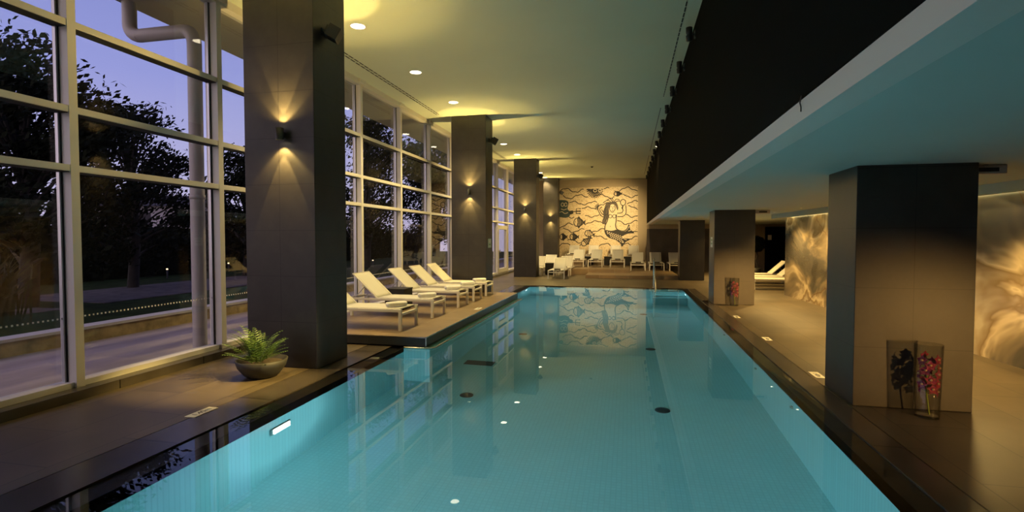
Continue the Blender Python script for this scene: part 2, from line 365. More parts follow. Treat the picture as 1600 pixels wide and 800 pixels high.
# far mural wall, right rear walls
slab('wall_far', m_paint_yellow, -5.95, 5.0, YE + 0.02, YE + 0.25, -0.2, ZC + 0.2, kind='structure')
slab('wall_rear', m_brownwall, 0.95, 4.9, 28.6, 28.8, -0.1, 2.2, kind='structure', label='brown stone wall behind the end loungers under the low ceiling', cat='wall')
slab('trim_4', m_paint_yellow, 0.95, 4.9, 28.5, 28.8, 2.2, ZS, kind='structure')
slab('wall_end', m_paint_yellow, 4.9, 10.0, 29.6, 29.8, -0.1, ZS + 0.05, kind='structure', label='cream end wall behind the corridor topiary', cat='wall')
slab('wall_panel', m_black, 6.95, 9.8, 29.5, 29.598, 0.0, 2.3, kind='structure', label='dark panel on the cream end wall of the corridor', cat='wall')
slab('wall_right', m_paint_yellow, 9.0, 9.2, YB, YE, -0.2, ZS + 0.05, kind='structure')
slab('wall_back', m_brownwall, -5.95, 9.2, YB - 0.2, YB, -0.2, ZC, kind='structure')

# pillars
def pillar(x0, x1, y0, y1, z0, z1, label):
    cx, cy = (x0 + x1) / 2, (y0 + y1) / 2; hx, hy = (x1 - x0) / 2, (y1 - y0) / 2
    return MB().box(-hx, hx, -hy, hy, 0, z1 - z0).build('pillar', m_pillar, loc=(cx, cy, z0), bevel=0.006, label=label, cat='pillar', kind='structure', group='dark tiled pillars')
LP = [(-4.97, -3.94, 6.06, 6.82), (-4.96, -3.94, 14.35, 15.1), (-4.93, -3.93, 22.6, 23.35), (-4.82, -3.97, 30.1, 30.85)]
pillar(*LP[0], 0, ZC, 'tall dark tiled pillar beside the potted fern')
pillar(*LP[1], 0, ZC, 'tall dark tiled pillar at the far end of the lounger platform')
pillar(*LP[2], 0, ZC, 'tall dark tiled pillar just past the glazed door, in front of far left loungers')
pillar(*LP[3], 0, ZC, 'tall dark tiled pillar standing against the mermaid mural')
RP = [(2.235, 3.28, 5.91, 6.68), (2.16, 3.14, 14.35, 15.2), (2.03, 2.98, 22.2, 22.95)]
pillar(*RP[0], 0, ZS, 'nearest low dark tiled pillar with large vase of orchids at its foot')
pillar(*RP[1], 0, ZS, 'low dark tiled pillar with small sign on its pool side and a vase at its foot')
pillar(*RP[2], 0, ZS, 'farthest low dark pillar, plain black, beside the end loungers')

# ------------------------------------------------------------------ glazed wall
ledge = slab('trim_5', m_coping, -6.1, -5.62, YB, YE, -0.3, 0.10, kind='structure')
Y0 = 0.35; DY = 2.06; ZH = 5.06; TR = [2.48, 3.10, 4.00]
def window(k):
    ya, yb = Y0 + DY * k, Y0 + DY * (k + 1)
    w = empty('window_%d' % (k + 3), (XW, ya, 0.1), kind='structure')
    def B(name, mat, *bx): return MB().box(*bx).build(name, mat, w)
    MB().box(-0.20, 0.0, -0.045, 0.045, 0.0, ZC - 0.1).build('mullion', m_white, w)
    B('mullion_cap', m_white, -0.22, 0.05, -0.12, 0.12, ZH - 0.06, ZC - 0.1)
    y0, y1 = 0.045, DY - 0.045
    bd = MB(); bd.box(-0.155, -0.12, y1 - 0.03, y1 - 0.012, 0.03, ZH - 0.1)
    bd.build('glazing_bead', m_bead, w)
    gk = MB(); gk.box(-0.16, -0.11, y1 - 0.012, y1 - 0.001, 0.03, ZH - 0.1); gk.build('gasket', m_gasket, w)
    B('sill_rail', m_white, -0.19, -0.03, y0, y1, 0.0, 0.06)
    B('head_rail', m_white, -0.20, -0.0, y0, y1, ZH - 0.1, ZC - 0.1)
    door = (k == 11)
    zs = [0.06] + [z - 0.1 for z in TR] + [ZH - 0.1]
    for z in TR: 
        MB().box(-0.16, -0.005, y0, y1, z - 0.17, z - 0.1).build('transom', m_white, w, bevel=0.004)
        MB().box(-0.16, -0.02, y0, y1, z - 0.178, z - 0.17).build('gasket', m_gasket, w)
    for i in range(4):
        if door and i == 0: continue
        a = zs[i] if i == 0 else zs[i]; c_ = zs[i + 1] - (0.07 if i < 3 else 0)
        MB().box(-0.142, -0.134, y0, y1 - 0.002, a, c_).build('pane', m_glass, w)
    if not door:
        dt = MB()
        n = 42
        for i in range(n):
            y = y0 + 0.03 + (y1 - y0 - 0.06) * i / (n - 1)
            dt.box(-0.1335, -0.1325, y - 0.009, y + 0.009, 0.735, 0.753)
        dt.build('dot_row', m_dot, w)
    return w
for k in range(-2, 15): window(k)
slab('mullion_end', m_white, XW - 0.2, XW, Y0 + DY * 15 - 0.045, Y0 + DY * 15 + 0.045, 0.1, ZC - 0.001, kind='structure')
# glazed door in one bay
dk = 11; ya = Y0 + DY * dk
dr = empty('door_1', (XW, ya, 0.1), kind='structure')
fr = MB(); fr.box(-0.15, -0.02, 0.06, 0.26, 0.02, 2.2); fr.box(-0.15, -0.02, DY - 0.26, DY - 0.06, 0.02, 2.2); fr.box(-0.15, -0.02, 0.26, DY - 0.26, 2.02, 2.2); fr.box(-0.15, -0.02, 0.26, DY - 0.26, 0.02, 0.2)
fr.build('door_frame', m_white, dr)
MB().box(-0.09, -0.08, 0.26, DY - 0.26, 0.2, 2.02).build('pane', m_glass, dr)
MB().tube([(0.05, 0.22, 0.95), (0.05, 0.22, 1.10)], 0.012, 8).build('door_handle', m_steel, dr)
MB().box(-0.03, 0.04, 0.2, 0.24, 1.0, 1.05).build('handle_plate', m_steel, dr)

# ------------------------------------------------------------------ ceiling fittings
def downlight(x, y, z, r, label, group, power, rad_glow, size=110, ring=m_white, color=DOWNC):
    t = empty('downlight', (x, y, z), label=label, cat='ceiling light', group=group)
    MB().lathe([(r, -0.004), (r * 1.18, -0.006), (r * 1.2, 0.0), (r, 0.0)], 24).build('trim_ring', ring, t)
    MB().lathe([(0.0005, -0.003), (r, -0.003), (r, 0.0), (0.0005, 0.0)], 24).build('lens', rad_glow, t)
    s = spot('downlight_lamp', (x, y, z - 0.03), (x, y, 0), power, color, size, 0.7, 0.06); s.parent = t; s.matrix_parent_inverse = Matrix.Translation((-x, -y, -z))
    return t
DL = [(-4.36, 7.98), (-4.38, 10.42), (-4.40, 12.91), (-4.50, 16.45), (-4.52, 18.96), (-4.54, 21.45), (-4.60, 25.2), (-4.60, 27.65), (-4.68, 29.85)]
DN = ['largest round ceiling downlight, beside the first pillar top', 'round ceiling downlight second along from the first pillar',
      'round ceiling downlight just before the second pillar top', 'round ceiling downlight just past the second pillar, hidden behind it', 'first ceiling downlight showing past the second pillar',
      'round ceiling downlight just before the third pillar top', 'round ceiling downlight just past the third pillar', 'round ceiling downlight between third and fourth pillars', 'small ceiling downlight just before the mural pillar top']
for (x, y), n in zip(DL, DN): downlight(x, y, ZC, 0.115, n, 'downlights over the window side', P_DOWN, m_lamp)
SL = [(4.05, 7.4), (3.9, 10.4), (4.03, 13.8), (3.95, 15.8), (4.0, 18.8), (4.0, 22.0), (4.0, 25.0)]
SN = ['small recessed light in the low ceiling behind the nearest low pillar', 'small recessed light between the two vase pillars', 'small recessed low-ceiling light nearest the onyx wall cove',
      'small recessed light between the signed pillar and the onyx cove', 'small recessed light over the corridor loungers', 'small recessed light past the corridor loungers', 'small recessed light nearest the end wall']
for (x, y), n in zip(SL, SN): downlight(x, y, ZS, 0.035, n, 'small lights in the low ceiling', P_SOFFIT, m_lamp, 130, color=SOFC)

# linear diffusers
def diffuser(x, y0, y1, w, label, nslot):
    t = MB()
    for i in range(nslot):
        xx = x + (i - (nslot - 1) / 2) * 0.075
        y = y0
        while y < y1 - 0.05:
            t.box(xx - w / 2, xx + w / 2, y, min(y + 0.16, y1), ZC - 0.003, ZC - 0.0005); y += 0.2
    return t.build('air_diffuser', m_black_metal, label=label, cat='ceiling vent', group='linear ceiling air slots')
diffuser(-5.26, 2.0, 14.07, 0.03, 'double slotted ceiling vent above the platform windows', 2)
diffuser(-5.30, 16.2, 22.6, 0.03, 'double slotted ceiling vent above the glazed door bay', 2)
for a, c_, n in ((0.8, 13.5, 'long thin ceiling slot nearest, along the black wall'), (14.65, 21.75, 'middle thin ceiling slot along the black wall'), (22.9, 29.5, 'farthest thin ceiling slot along the black wall')):
    diffuser(0.815, a, c_, 0.022, n, 1)
# smoke detector
MB().lathe([(0.0005, -0.05), (0.04, -0.05), (0.06, -0.02), (0.06, 0.0)], 20).build('smoke_detector', m_pot, loc=(-1.75, 25.8, ZC), label='small dark smoke detector on the ceiling before the mural', cat='smoke detector')

# track spotlights along the black wall
def wall_spot(y, label):
    t = empty('spotlight', (1.03, y, 4.98), label=label, cat='spotlight', group='black spotlights along the black wall')
    MB().box(-0.02, 0.0, -0.05, 0.05, -0.06, 0.06).build('bracket', m_black_metal, t)
    MB().tube([(-0.01, 0, 0), (-0.06, 0, 0)], 0.014, 8).build('arm', m_black_metal, t)
    h = MB(); h.lathe([(0.0005, -0.10), (0.045, -0.10), (0.05, -0.02), (0.038, 0.0), (0.05, 0.02), (0.052, 0.11), (0.0005, 0.11)], 16, (-0.10, 0, 0), 'z'); h.build('lamp_head', m_black_metal, t)
    return t
ys = [8.98 + 1.68 * i for i in range(13)]
for i, y in enumerate(ys):
    o = ['first', 'second', 'third', 'fourth', 'fifth', 'sixth', 'seventh', 'eighth', 'ninth', 'tenth', 'eleventh', 'twelfth', 'thirteenth'][i]
    wall_spot(y, 'small black spotlight, %s in the row from the near end of the black wall' % o)
spot('mural_spot_lamp', (0.9, 23.0, 4.9), (-1.0, YE, 2.8), P_MURAL * 1.3, MURALC, 36, 1.0, 0.06)
spot('mural_spot_lamp', (0.9, 25.4, 4.9), (-2.8, YE, 2.2), P_MURAL * 0.32, MURALC, 60, 1.0, 0.06)
spot('stage_spot_lamp', (0.9, 19.0, 4.9), (-1.0, 26.5, 0.5), P_MURAL * 0.7, MURALC, 60, 0.9, 0.06)
spot('deck_spot_lamp', (0.9, 5.6, 4.9), (-4.5, 5.25, 0.0), 7000, WARM, 16, 0.9, 0.03)
spot('deck_spot_lamp', (0.9, 12.4, 4.9), (-4.0, 11.5, 0.2), 500, WARM, 70, 1.0, 0.05)

MB().tube([(0, 0, 0.02), (-0.006, 0.01, -0.02), (-0.004, -0.005, -0.05), (-0.008, -0.02, -0.08)], 0.004, 6).build('loose_cable', m_black_metal, loc=(1.028, 3.55, 2.553), label='short loose black cable hanging over the white beam', cat='cable')
# floodlights on the pillars' pool side
def flood(y, z, label):
    t = empty('floodlight', (-3.94, y, z), label=label, cat='floodlight', group='black floodlights on the tall pillars')
    MB().box(0.0, 0.02, -0.06, 0.06, -0.05, 0.05).build('wall_plate', m_black_metal, t)
    MB().tube([(0.0, 0, 0.0), (0.07, 0, 0.02), (0.10, 0.0, 0.0)], 0.018, 8).build('arm', m_black_metal, t)
    h = MB(); a = Vector((0.09, -0.02, 0.02)); d = Vector((0.75, 0.25, -0.45)).normalized(); h.bar(a, a + d * 0.16, 0.20, 0.17); h.build('lamp_head', m_black_metal, t, bevel=0.008)
    h2 = MB(); h2.bar(a - d * 0.04, a, 0.12, 0.11); h2.build('rear_cap', m_black_metal, t, bevel=0.01)
    return t
flood(6.30, 4.40, 'large black floodlight near the top of the fern pillar')
flood(14.75, 4.52, 'black floodlight near the top of the pillar at the platform end')
flood(22.9, 4.45, 'black floodlight near the top of the third tall pillar')
flood(30.4, 4.35, 'small black floodlight near the top of the mural pillar')

# sconces
def sconce(x, y, z, ny, label):
    t = empty('wall_sconce', (x, y, z), 0 if ny < 0 else math.pi, label=label, cat='wall light', group='up and down wall lights on the tall pillars')
    r = 0.05
    MB().lathe([(r, -0.075), (r, 0.075), (r - 0.006, 0.075), (r - 0.006, -0.075), (r, -0.075)], 24, (0, -0.085, 0)).build('shade', m_black_metal, t)
    MB().box(-0.02, 0.02, -0.04, 0.0, -0.035, 0.035).build('wall_mount', m_black_metal, t)
    MB().lathe([(0.0005, -0.058), (r - 0.008, -0.058), (r - 0.008, 0.058), (0.0005, 0.058)], 20, (0, -0.085, 0)).build('bulb', m_sconceglow, t)
    yy = y + ny * 0.085
    for s in (1, -1):
        for pw, sz, bl in ((P_SCONCE * 2.2, 46, 0.15), (P_SCONCE * 1.2, 96, 0.35), (P_SCONCE * (1.6 if s > 0 else 0.6), 165, 0.8)):
            l = spot('sconce_lamp', (x, yy, z + s * 0.085), (x, yy + (ny * 1.3 if sz > 150 else 0), z + s * 2), pw, WARM, sz, bl, 0.012)
            l.parent = t; l.matrix_parent_inverse = t.matrix_basis.inverted() if False else (Matrix.Translation((x, y, z)) @ Matrix.Rotation(0 if ny < 0 else math.pi, 4, 'Z')).inverted()
    return t
sx_ = [(-4.38, 3.04), (-4.42, 3.02), (-4.43, 2.96), (-4.40, 2.82)]
sn = ['black wall light glowing up and down on the fern pillar', 'black wall light on the pillar at the platform end', 'black wall light on the third tall pillar past the glazed door', 'small black wall light on the pillar before the mural']
sb = ['black wall light on the hidden back of the fern pillar', 'black wall light on the hidden back of the platform end pillar', 'black wall light on the hidden back of the third tall pillar']
for i, p in enumerate(LP):
    sconce(sx_[i][0], p[2], sx_[i][1], -1, sn[i])
    if i < 3: sconce(sx_[i][0], p[3], sx_[i][1], 1, sb[i])

# ------------------------------------------------------------------ underwater lights and drains
def pool_light(x, y, z, nx, label, power, rz=0):
    t = empty('underwater_light', (x, y, z), label=label, cat='pool light', group='white underwater lights')
    MB().box(min(0, nx * 0.02), max(0, nx * 0.02), -0.15, 0.15, -0.08, 0.08).build('housing', m_steel, t, bevel=0.01)
    MB().box(min(nx * 0.02, nx * 0.03), max(nx * 0.02, nx * 0.03), -0.125, 0.125, -0.06, 0.06).build('lens', m_poollamp, t, bevel=0.008)
    s = spot('pool_lamp', (x + nx * 0.06, y, z), (x + nx * 3, y, z - 0.55), power, POOLC, 125, 0.4, 0.0)
    s.parent = t; s.matrix_parent_inverse = Matrix.Translation((-x, -y, -z))
    d = bpy.data.lights.new('pool_halo_fill', 'POINT'); d.energy = power * 0.13; d.color = POOLC; d.shadow_soft_size = 0.0  # extra point light added off the lens for the halo on the wall
    o = bpy.data.objects.new('pool_halo_fill', d); col.objects.link(o); o.parent = t; o.location = (nx * 0.16, 0.02, 0)
pool_light(PX0, 4.62, -0.60, 1, 'bright white underwater light in the near pool wall', P_POOL)
pool_light(PX0, 1.6, -0.60, 1, 'underwater light in the near corner of the pool wall', P_POOL * 0.8)
pool_light(PX0, 17.6, -0.55, 1, 'underwater light past the platform end', P_POOL * 1.0)
pool_light(PX1, 17.3, -0.55, -1, 'underwater light by the pool steps', P_POOL * 1.0)
spot('pool_lamp', (-1.2, PY0 + 0.05, -0.6), (-0.6, 9, -1.6), P_POOL * 0.55, POOLC, 130, 0.8, 0.0)  # unseen fill added at the near end wall, no fixture, keeps the pool bright
def drain(x, y, r, label):
    MB().lathe([(0.0005, 0.012), (r * 0.6, 0.016), (r, 0.008), (r, 0.0)], 24).build('floor_inlet', m_grate, loc=(x, y, pz(y) + 0.002), label=label, cat='pool drain', group='round inlets in the pool floor')
drain(0.46, 7.2, 0.10, 'round black inlet in the pool floor nearest the camera side lane')
drain(0.44, 10.6, 0.10, 'round black inlet second along the pool floor')
drain(0.42, 14.9, 0.10, 'small round black inlet farthest along the pool floor')
drain(-2.27, 7.2, 0.10, 'round black inlet in the pool floor beside the window reflection')
drain(-2.3, 11.5, 0.10, 'small round inlet in the pool floor beyond the square grate')
MB().box(-0.26, 0.26, -0.26, 0.26, 0.0, 0.02).build('drain_grate', m_grate, loc=(-2.56, 8.75, pz(8.75) - 0.02), label='square dark grate on the pool floor beside the platform', cat='pool drain')
def nozzle(y, z, label):
    MB().lathe([(0.0005, -0.02), (0.03, -0.02), (0.045, 0.0)], 16, axis='x').build('wall_inlet', m_steel, loc=(PX1 - 0.002, y, z), label=label, cat='pool inlet', group='steel inlets in the pool side wall')
nozzle(6.3, -0.55, 'steel inlet in the pool side wall nearest the large vase')
nozzle(8.0, -0.60, 'steel inlet in the pool side wall, second along')
nozzle(10.5, -0.60, 'steel inlet in the pool side wall, third along')

# handrail
hr = empty('pool_handrail', (0.86, 17.9, 0), label='bent stainless steel handrail at the pool steps', cat='handrail')
for xo in (0.0,):
    pts = [(xo, 0.85, 0.0), (xo, 0.85, 0.88), (xo, 0.80, 0.97), (xo, 0.70, 1.0), (xo, 0.60, 0.95), (xo, -0.45, -0.02), (xo, -0.62, -0.35)]
    MB().tube(pts, 0.021, 12).build('rail', m_steel, hr)
for xo in (0.0,): MB().lathe([(0.045, 0.0), (0.045, 0.012), (0.02, 0.014)], 16, (xo, 0.85, 0.0)).build('floor_flange', m_steel, hr)

# depth markers on the deck
def marker(x, y, z, rz, txt, label):
    t = MB().box(-0.15, 0.15, -0.055, 0.055, 0, 0.004).build('depth_marker', m_paper, loc=(x, y, z), rz=rz, label=label, cat='depth marker', group='white pool depth plates')
    fc = bpy.data.curves.new('lettering', 'FONT'); fc.body = txt; fc.size = 0.085; fc.align_x = 'CENTER'; fc.align_y = 'CENTER'; fc.extrude = 0.0004
    fc.materials.append(m_ink); o0 = bpy.data.objects.new('lettering', fc); col.objects.link(o0)
    bpy.context.view_layer.update(); me = bpy.data.meshes.new_from_object(o0.evaluated_get(bpy.context.evaluated_depsgraph_get())); bpy.data.objects.remove(o0)
    o = bpy.data.objects.new('lettering', me); col.objects.link(o); o.parent = t; o.location = (0, 0, 0.0045)
marker(-4.06, 4.30, 0.001, R(90), '1.40m', 'white depth plate on the deck near the fern bowl')
marker(-3.20, 11.0, PZ + 0.003, R(90), '1.40m', 'white depth plate on the platform edge')
marker(2.30, 7.14, 0.001, R(-90), '1.40m', 'white depth plate on the deck just behind the nearest low pillar')
marker(2.30, 9.55, 0.001, R(-90), '1.40m', 'white depth plate midway between the two vase pillars')
marker(2.30, 12.1, 0.001, R(-90), '1.40m', 'white depth plate nearer the farther vase')

# ------------------------------------------------------------------ loungers
def make_lounger(name='sun_lounger', bw=0.315, sw=0.315):
    t = empty(name)
    W = 0.335
    f = MB()
    for s in (1, -1): f.box(-1.86, 0.0, s * W - 0.02, s * W + 0.02, 0.315, 0.36)
    f.box(-0.045, -0.005, -W, W, 0.255, 0.295); f.box(-1.86, -1.82, -W, W, 0.315, 0.36); f.box(-1.22, -1.18, -W, W, 0.315, 0.35)
    f.build('frame', m_frame, t, bevel=0.004)
    for x in (-0.03, -1.74):
        for s in (1, -1): MB().box(x - 0.026, x + 0.026, s * W - 0.024, s * W + 0.024, 0.0, 0.362).build('leg', m_frame, t, bevel=0.004)
    def sling(p0, p1, sag, n=8, w=0.315, th=0.012):
        p0 = Vector(p0); p1 = Vector(p1); d = (p1 - p0); nrm = Vector((-d.z, 0, d.x)).normalized()
        if nrm.z < 0: nrm = -nrm
        m = MB(); rows = []; ny = 6
        for i in range(n + 1):
            u = i / n
            for j in range(ny + 1):
                v = -1 + 2 * j / ny
                q = p0 + d * u - nrm * (sag * (1 - v * v) * (1 - (2 * u - 1) ** 4)); rows.append(Vector((q.x, v * w, q.z)))
        k = ny + 1; N = len(rows)
        low = [p - nrm * th for p in rows]
        fs = []
        for i in range(n):
            for j in range(ny):
                a = i * k + j; fs.append((a, a + 1, a + k + 1, a + k)); fs.append((N + a, N + a + k, N + a + k + 1, N + a + 1))
        for i in range(n):
            a = i * k; fs.append((a, a + k, N + a + k, N + a)); a = i * k + ny; fs.append((a, N + a, N + a + k, a + k))
        for j in range(ny):
            fs.append((j, N + j, N + j + 1, j + 1)); a = n * k + j; fs.append((a, a + 1, N + a + 1, N + a))
        m.add(rows + low, fs, True); return m
    sling((-0.06, 0, 0.368), (-1.19, 0, 0.368), 0.014, 8, sw).build('seat', m_sling, t)
    bk = sling((-1.19, 0, 0.368), (-1.71, 0, 0.845), 0.02, 8, bw).build('backrest', m_sling, t)
    bf = MB()
    for s in (1, -1): bf.bar((-1.19, s * (bw + 0.007), 0.355), (-1.71, s * (bw + 0.007), 0.835), 0.024, 0.024)
    bf.bar((-1.71, -bw - 0.015, 0.835), (-1.71, bw + 0.015, 0.835), 0.024, 0.024)
    bf.build('back_frame', m_frame, bk)
    sp = MB()
    for s in (1, -1): sp.tube([(-1.48, s * 0.24, 0.60), (-1.72, s * 0.24, 0.345)], 0.009, 6)
    sp.tube([(-1.72, -0.24, 0.345), (-1.72, 0.24, 0.345)], 0.009, 6)
    sp.build('support_strut', m_steel, t)
    return t
proto = make_lounger()
proto2 = make_lounger('sun_lounger', 0.265, 0.30)
used = set()
def lounger(x, y, z, rz, label, group, p=None):
    p = p or proto
    if p.name in used: o = copy_tree(p)
    else: o = p; used.add(p.name)
    o.location = (x, y, z); o.rotation_euler = (0, 0, rz); setp(o, label, 'sun lounger', group); return o
def towel(x, y, z, rz, label, group, l=0.36, r=0.05):
    m = MB(); prof = [(0.004, -l / 2)]
    n = 22; pts = []
    vs = []; fs = []
    # a spiral-ended roll, slightly flattened
    for i, xx in enumerate((-l / 2, -l / 2 + 0.01, -l / 4, 0, l / 4, l / 2 - 0.01, l / 2)):
        k = 0.86 if i in (0, 6) else 1.0
        for j in range(n):
            a = 2 * math.pi * j / n
            rr = r * k * (1 + 0.05 * math.sin(3 * a + i))
            vs.append((xx, rr * 1.25 * math.cos(a), r * 0.86 + rr * 0.86 * math.sin(a)))
    for i in range(6):
        for j in range(n): fs.append((i * n + j, i * n + (j + 1) % n, (i + 1) * n + (j + 1) % n, (i + 1) * n + j))
    fs.append(tuple(range(n))[::-1]); fs.append(tuple(range(6 * n, 7 * n)))
    m.add(vs, fs, True)
    o = m.build('towel', m_towel, loc=(x, y, z), rz=rz, label=label, cat='towel', group=group)
    fl = MB(); fl.box(-l / 2 + 0.015, l / 2 - 0.015, -r * 1.32, -r * 1.05, r * 0.2, r * 1.25); fl.build('towel_fold', m_towel, o, bevel=0.006)
    return o
LY = [8.40, 9.86, 11.44, 12.62, 13.77]
ln = ['white sun lounger at the front of the platform, half hidden by the fern pillar', 'second white sun lounger from the front of the platform', 'middle white sun lounger of the platform row',
      'fourth white sun lounger from the front of the platform', 'last white sun lounger of the platform row, touching the far pillar']
tn = ['rolled white towel on the foot of the front platform lounger', 'rolled white towel on the second platform lounger', 'rolled white towel on the middle platform lounger', 'rolled white towel on the fourth platform lounger', 'rolled white towel on the last platform lounger']
tx = [(-3.90, -0.02, 50), (-3.93, 0.0, 46), (-3.95, 0.05, 40), (-3.95, 0.02, 35), (-3.98, 0.05, 40)]
for y, n, tt, (ax, ay, ar) in zip(LY, ln, tn, tx):
    lounger(-3.66, y, PZ, 0, n, 'white loungers on the platform')
    towel(ax, y + ay, PZ + 0.369, R(ar), tt, 'rolled towels on the platform loungers')
def side_table(x, y, z, label, s=0.45, h=0.46):
    t = empty('side_table', (x, y, z), label=label, cat='side table', group='black cube side tables')
    MB().box(-s / 2, s / 2, -s / 2, s / 2, 0.02, h - 0.03).build('body', m_wicker, t, bevel=0.01)
    MB().box(-s / 2 - 0.008, s / 2 + 0.008, -s / 2 - 0.008, s / 2 + 0.008, h - 0.03, h).build('tabletop', m_wicker, t, bevel=0.006)
    for a in (-1, 1):
        for b2 in (-1, 1): MB().box(a * (s / 2 - 0.05) - 0.015, a * (s / 2 - 0.05) + 0.015, b2 * (s / 2 - 0.05) - 0.015, b2 * (s / 2 - 0.05) + 0.015, 0, 0.02).build('foot', m_black_metal, t)
side_table(-4.9, 10.65, PZ, 'black cube side table between the second and middle platform loungers')

# far stage
s1 = slab('platform', m_plat, -1.79, 2.05, 22.6, 31.5, 0.0, 0.135, kind='structure', label='low step of the far stage in front of the mural', cat='platform')
s2 = slab('platform', m_plat, -3.0, 0.08, 24.5, 31.5, 0.0, 0.28, kind='structure', label='second step of the far stage in front of the mural', cat='platform')
s3 = slab('platform', m_plat, -3.6, 0.94, 28.6, 31.5, 0.0, 0.45, kind='structure', label='top step of the far stage against the mural', cat='platform')
for s_ in (s1, s2, s3): pass
Q = R(-90)
FL = [(-2.50, 26.0, 0.28, 'white lounger on the far stage, leftmost of the front row'), (-1.60, 26.05, 0.28, 'white lounger on the far stage, second of the front row'), (-0.53, 26.2, 0.28, 'white lounger on the far stage, third of the front row'),
      (0.46, 26.2, 0.135, 'white lounger on the low stage step below the mermaid tail'), (1.35, 26.3, 0.135, 'white lounger before the brown wall, directly behind the handrail'), (2.28, 26.2, 0.135, 'white lounger before the brown wall, half hidden by the farthest low pillar'),
      (-3.08, 29.2, 0.45, 'white lounger in the back row on the stage, leftmost'), (-1.96, 29.2, 0.45, 'white lounger in the back row on the stage, second from the left'), (-0.72, 29.2, 0.45, 'white lounger in the back row on the stage, third from the left'), (0.29, 29.2, 0.45, 'white lounger in the back row on the stage, rightmost'),
      (-2.95, 21.8, 0.0, 'white lounger on the deck right of the third tall pillar, the nearer of a pair'), (-2.90, 23.85, 0.0, 'white lounger on the deck directly behind the nearer one beside the third pillar'),
      (-4.15, 23.5, 0.0, 'white lounger partly hidden behind the third tall pillar'), (-3.95, 25.7, 0.0, 'white lounger behind the black cube, beyond the third tall pillar')]
PADL = ['small dark pad on the %s' % q for q in ('leftmost front row stage lounger', 'second front row stage lounger', 'third front row stage lounger', 'lounger below the mermaid tail', 'lounger directly behind the handrail', 'lounger beside the farthest low pillar',
        'leftmost back row stage lounger', 'second back row stage lounger', 'third back row stage lounger', 'rightmost back row stage lounger', 'nearer of the paired deck loungers', 'farther of the paired deck loungers', 'lounger hidden behind the third tall pillar', 'lounger behind the black cube')]
for i, (x, y, z, n) in enumerate(FL):
    lounger(x, y, z, Q, n, 'white loungers at the far end', proto2)
    m = MB().box(-0.13, 0.13, -0.05, 0.05, 0, 0.05)
    m.build('folded_pad', m_bark, loc=(x + 0.02, y + 0.28, z + 0.366), bevel=0.01, label=PADL[i], cat='pad', group='small dark pads on the far loungers')
side_table(-3.53, 24.4, 0.0, 'black cube side table beside the deck loungers past the third pillar', 0.5, 0.55)
side_table(-2.05, 28.25, 0.28, 'black cube side table between first and second front row stage loungers')
side_table(-1.07, 28.32, 0.28, 'black cube side table between second and third front row stage loungers', 0.36)
side_table(-0.05, 28.32, 0.28, 'black cube side table at the right end of the stage front row', 0.36)
# corridor loungers
for i, (y, n) in enumerate(((21.6, 'farthest white lounger in the corridor beyond the onyx wall'), (20.3, 'middle white lounger in the corridor beyond the onyx wall'), (19.0, 'nearest white lounger in the corridor, cut off by the onyx wall'))):
    lounger(4.05, y, 0, R(180), n, 'white loungers in the corridor')

# topiary
tp = empty('topiary_tree', (5.58, 25.2, 0), label='black ball topiary tree with twisted trunk at the end of the corridor', cat='potted tree')
MB().lathe([(0.0005, 0), (0.16, 0), (0.21, 0.38), (0.19, 0.38), (0.18, 0.33), (0.0005, 0.33)], 24).build('pot', m_pot, tp)
MB().tube([(0, 0, 0.3), (0.05, 0, 0.5), (-0.04, 0.03, 0.7), (0.04, -0.03, 0.9), (0.0, 0, 1.15)], 0.025, 8).build('trunk', m_bark, tp)
cr = MB()
for i in range(900):
    a = random.uniform(0, 6.283); zc = random.uniform(-1, 1); q = math.sqrt(1 - zc * zc); p = Vector((q * math.cos(a), q * math.sin(a), zc)); rr = 0.36 * random.uniform(0.82, 1.0)
    p0 = p * rr + Vector((0, 0, 1.45)); u = p.orthogonal().normalized(); v = p.cross(u); s = 0.055
    cr.add([p0 - u * s, p0 + v * s * 0.6, p0 + u * s + p * 0.03, p0 - v * s * 0.6], [(0, 1, 2, 3)])
cr.lathe([(0.0005, -0.3), (0.18, -0.24), (0.29, -0.08), (0.29, 0.08), (0.18, 0.24), (0.0005, 0.3)], 16, (0, 0, 1.45))
cr.build('foliage_ball', m_leafdark, tp, fix=False)

# ------------------------------------------------------------------ signs
def sign(x, y, z, nx, ny, w, h, label):
    t = empty('wall_sign', (x, y, z), math.atan2(ny, nx), label=label, cat='sign', group='small wall signs on pillars')
    MB().box(0, 0.006, -w / 2, w / 2, -h / 2, h / 2).build('plate', m_sign if nx > 0 else m_paper, t)
    MB().box(0.006, 0.008, -w * 0.3, w * 0.3, -h * 0.22, -h * 0.05).build('pictogram', m_signgreen, t)
    MB().box(0.006, 0.008, -w * 0.3, w * 0.3, h * 0.12, h * 0.30).build('pictogram', m_signgreen if nx < 0 else m_paper, t)
sign(-3.94, 14.75, 1.56, 1, 0, 0.34, 0.26, 'pale green notice on the platform end pillar')
sign(2.16, 14.75, 1.60, -1, 0, 0.34, 0.27, 'white notice on the pool side of the farther vase pillar')
MB().box(-0.09, 0.09, -0.02, 0, -0.13, 0.13).build('wall_switch', m_paper, loc=(7.15, 29.5, 1.75), label='small white plate on the dark corridor end panel', cat='switch')
def exit_box(x, y, label):
    t = empty('exit_sign', (x, y, ZS), label=label, cat='exit sign', group='slim emergency lights under the low ceiling')
    MB().box(-0.17, 0.17, -0.04, 0.04, -0.09, -0.005).build('case', m_pipe, t, bevel=0.005)
    MB().box(-0.09, 0.10, -0.042, -0.04, -0.07, -0.03).build('panel', m_pot, t)
    MB().box(-0.02, 0.02, -0.02, 0.02, -0.005, 0).build('mount', m_black_metal, t)
exit_box(3.46, 6.15, 'slim emergency light box beside the top of the nearest low pillar')
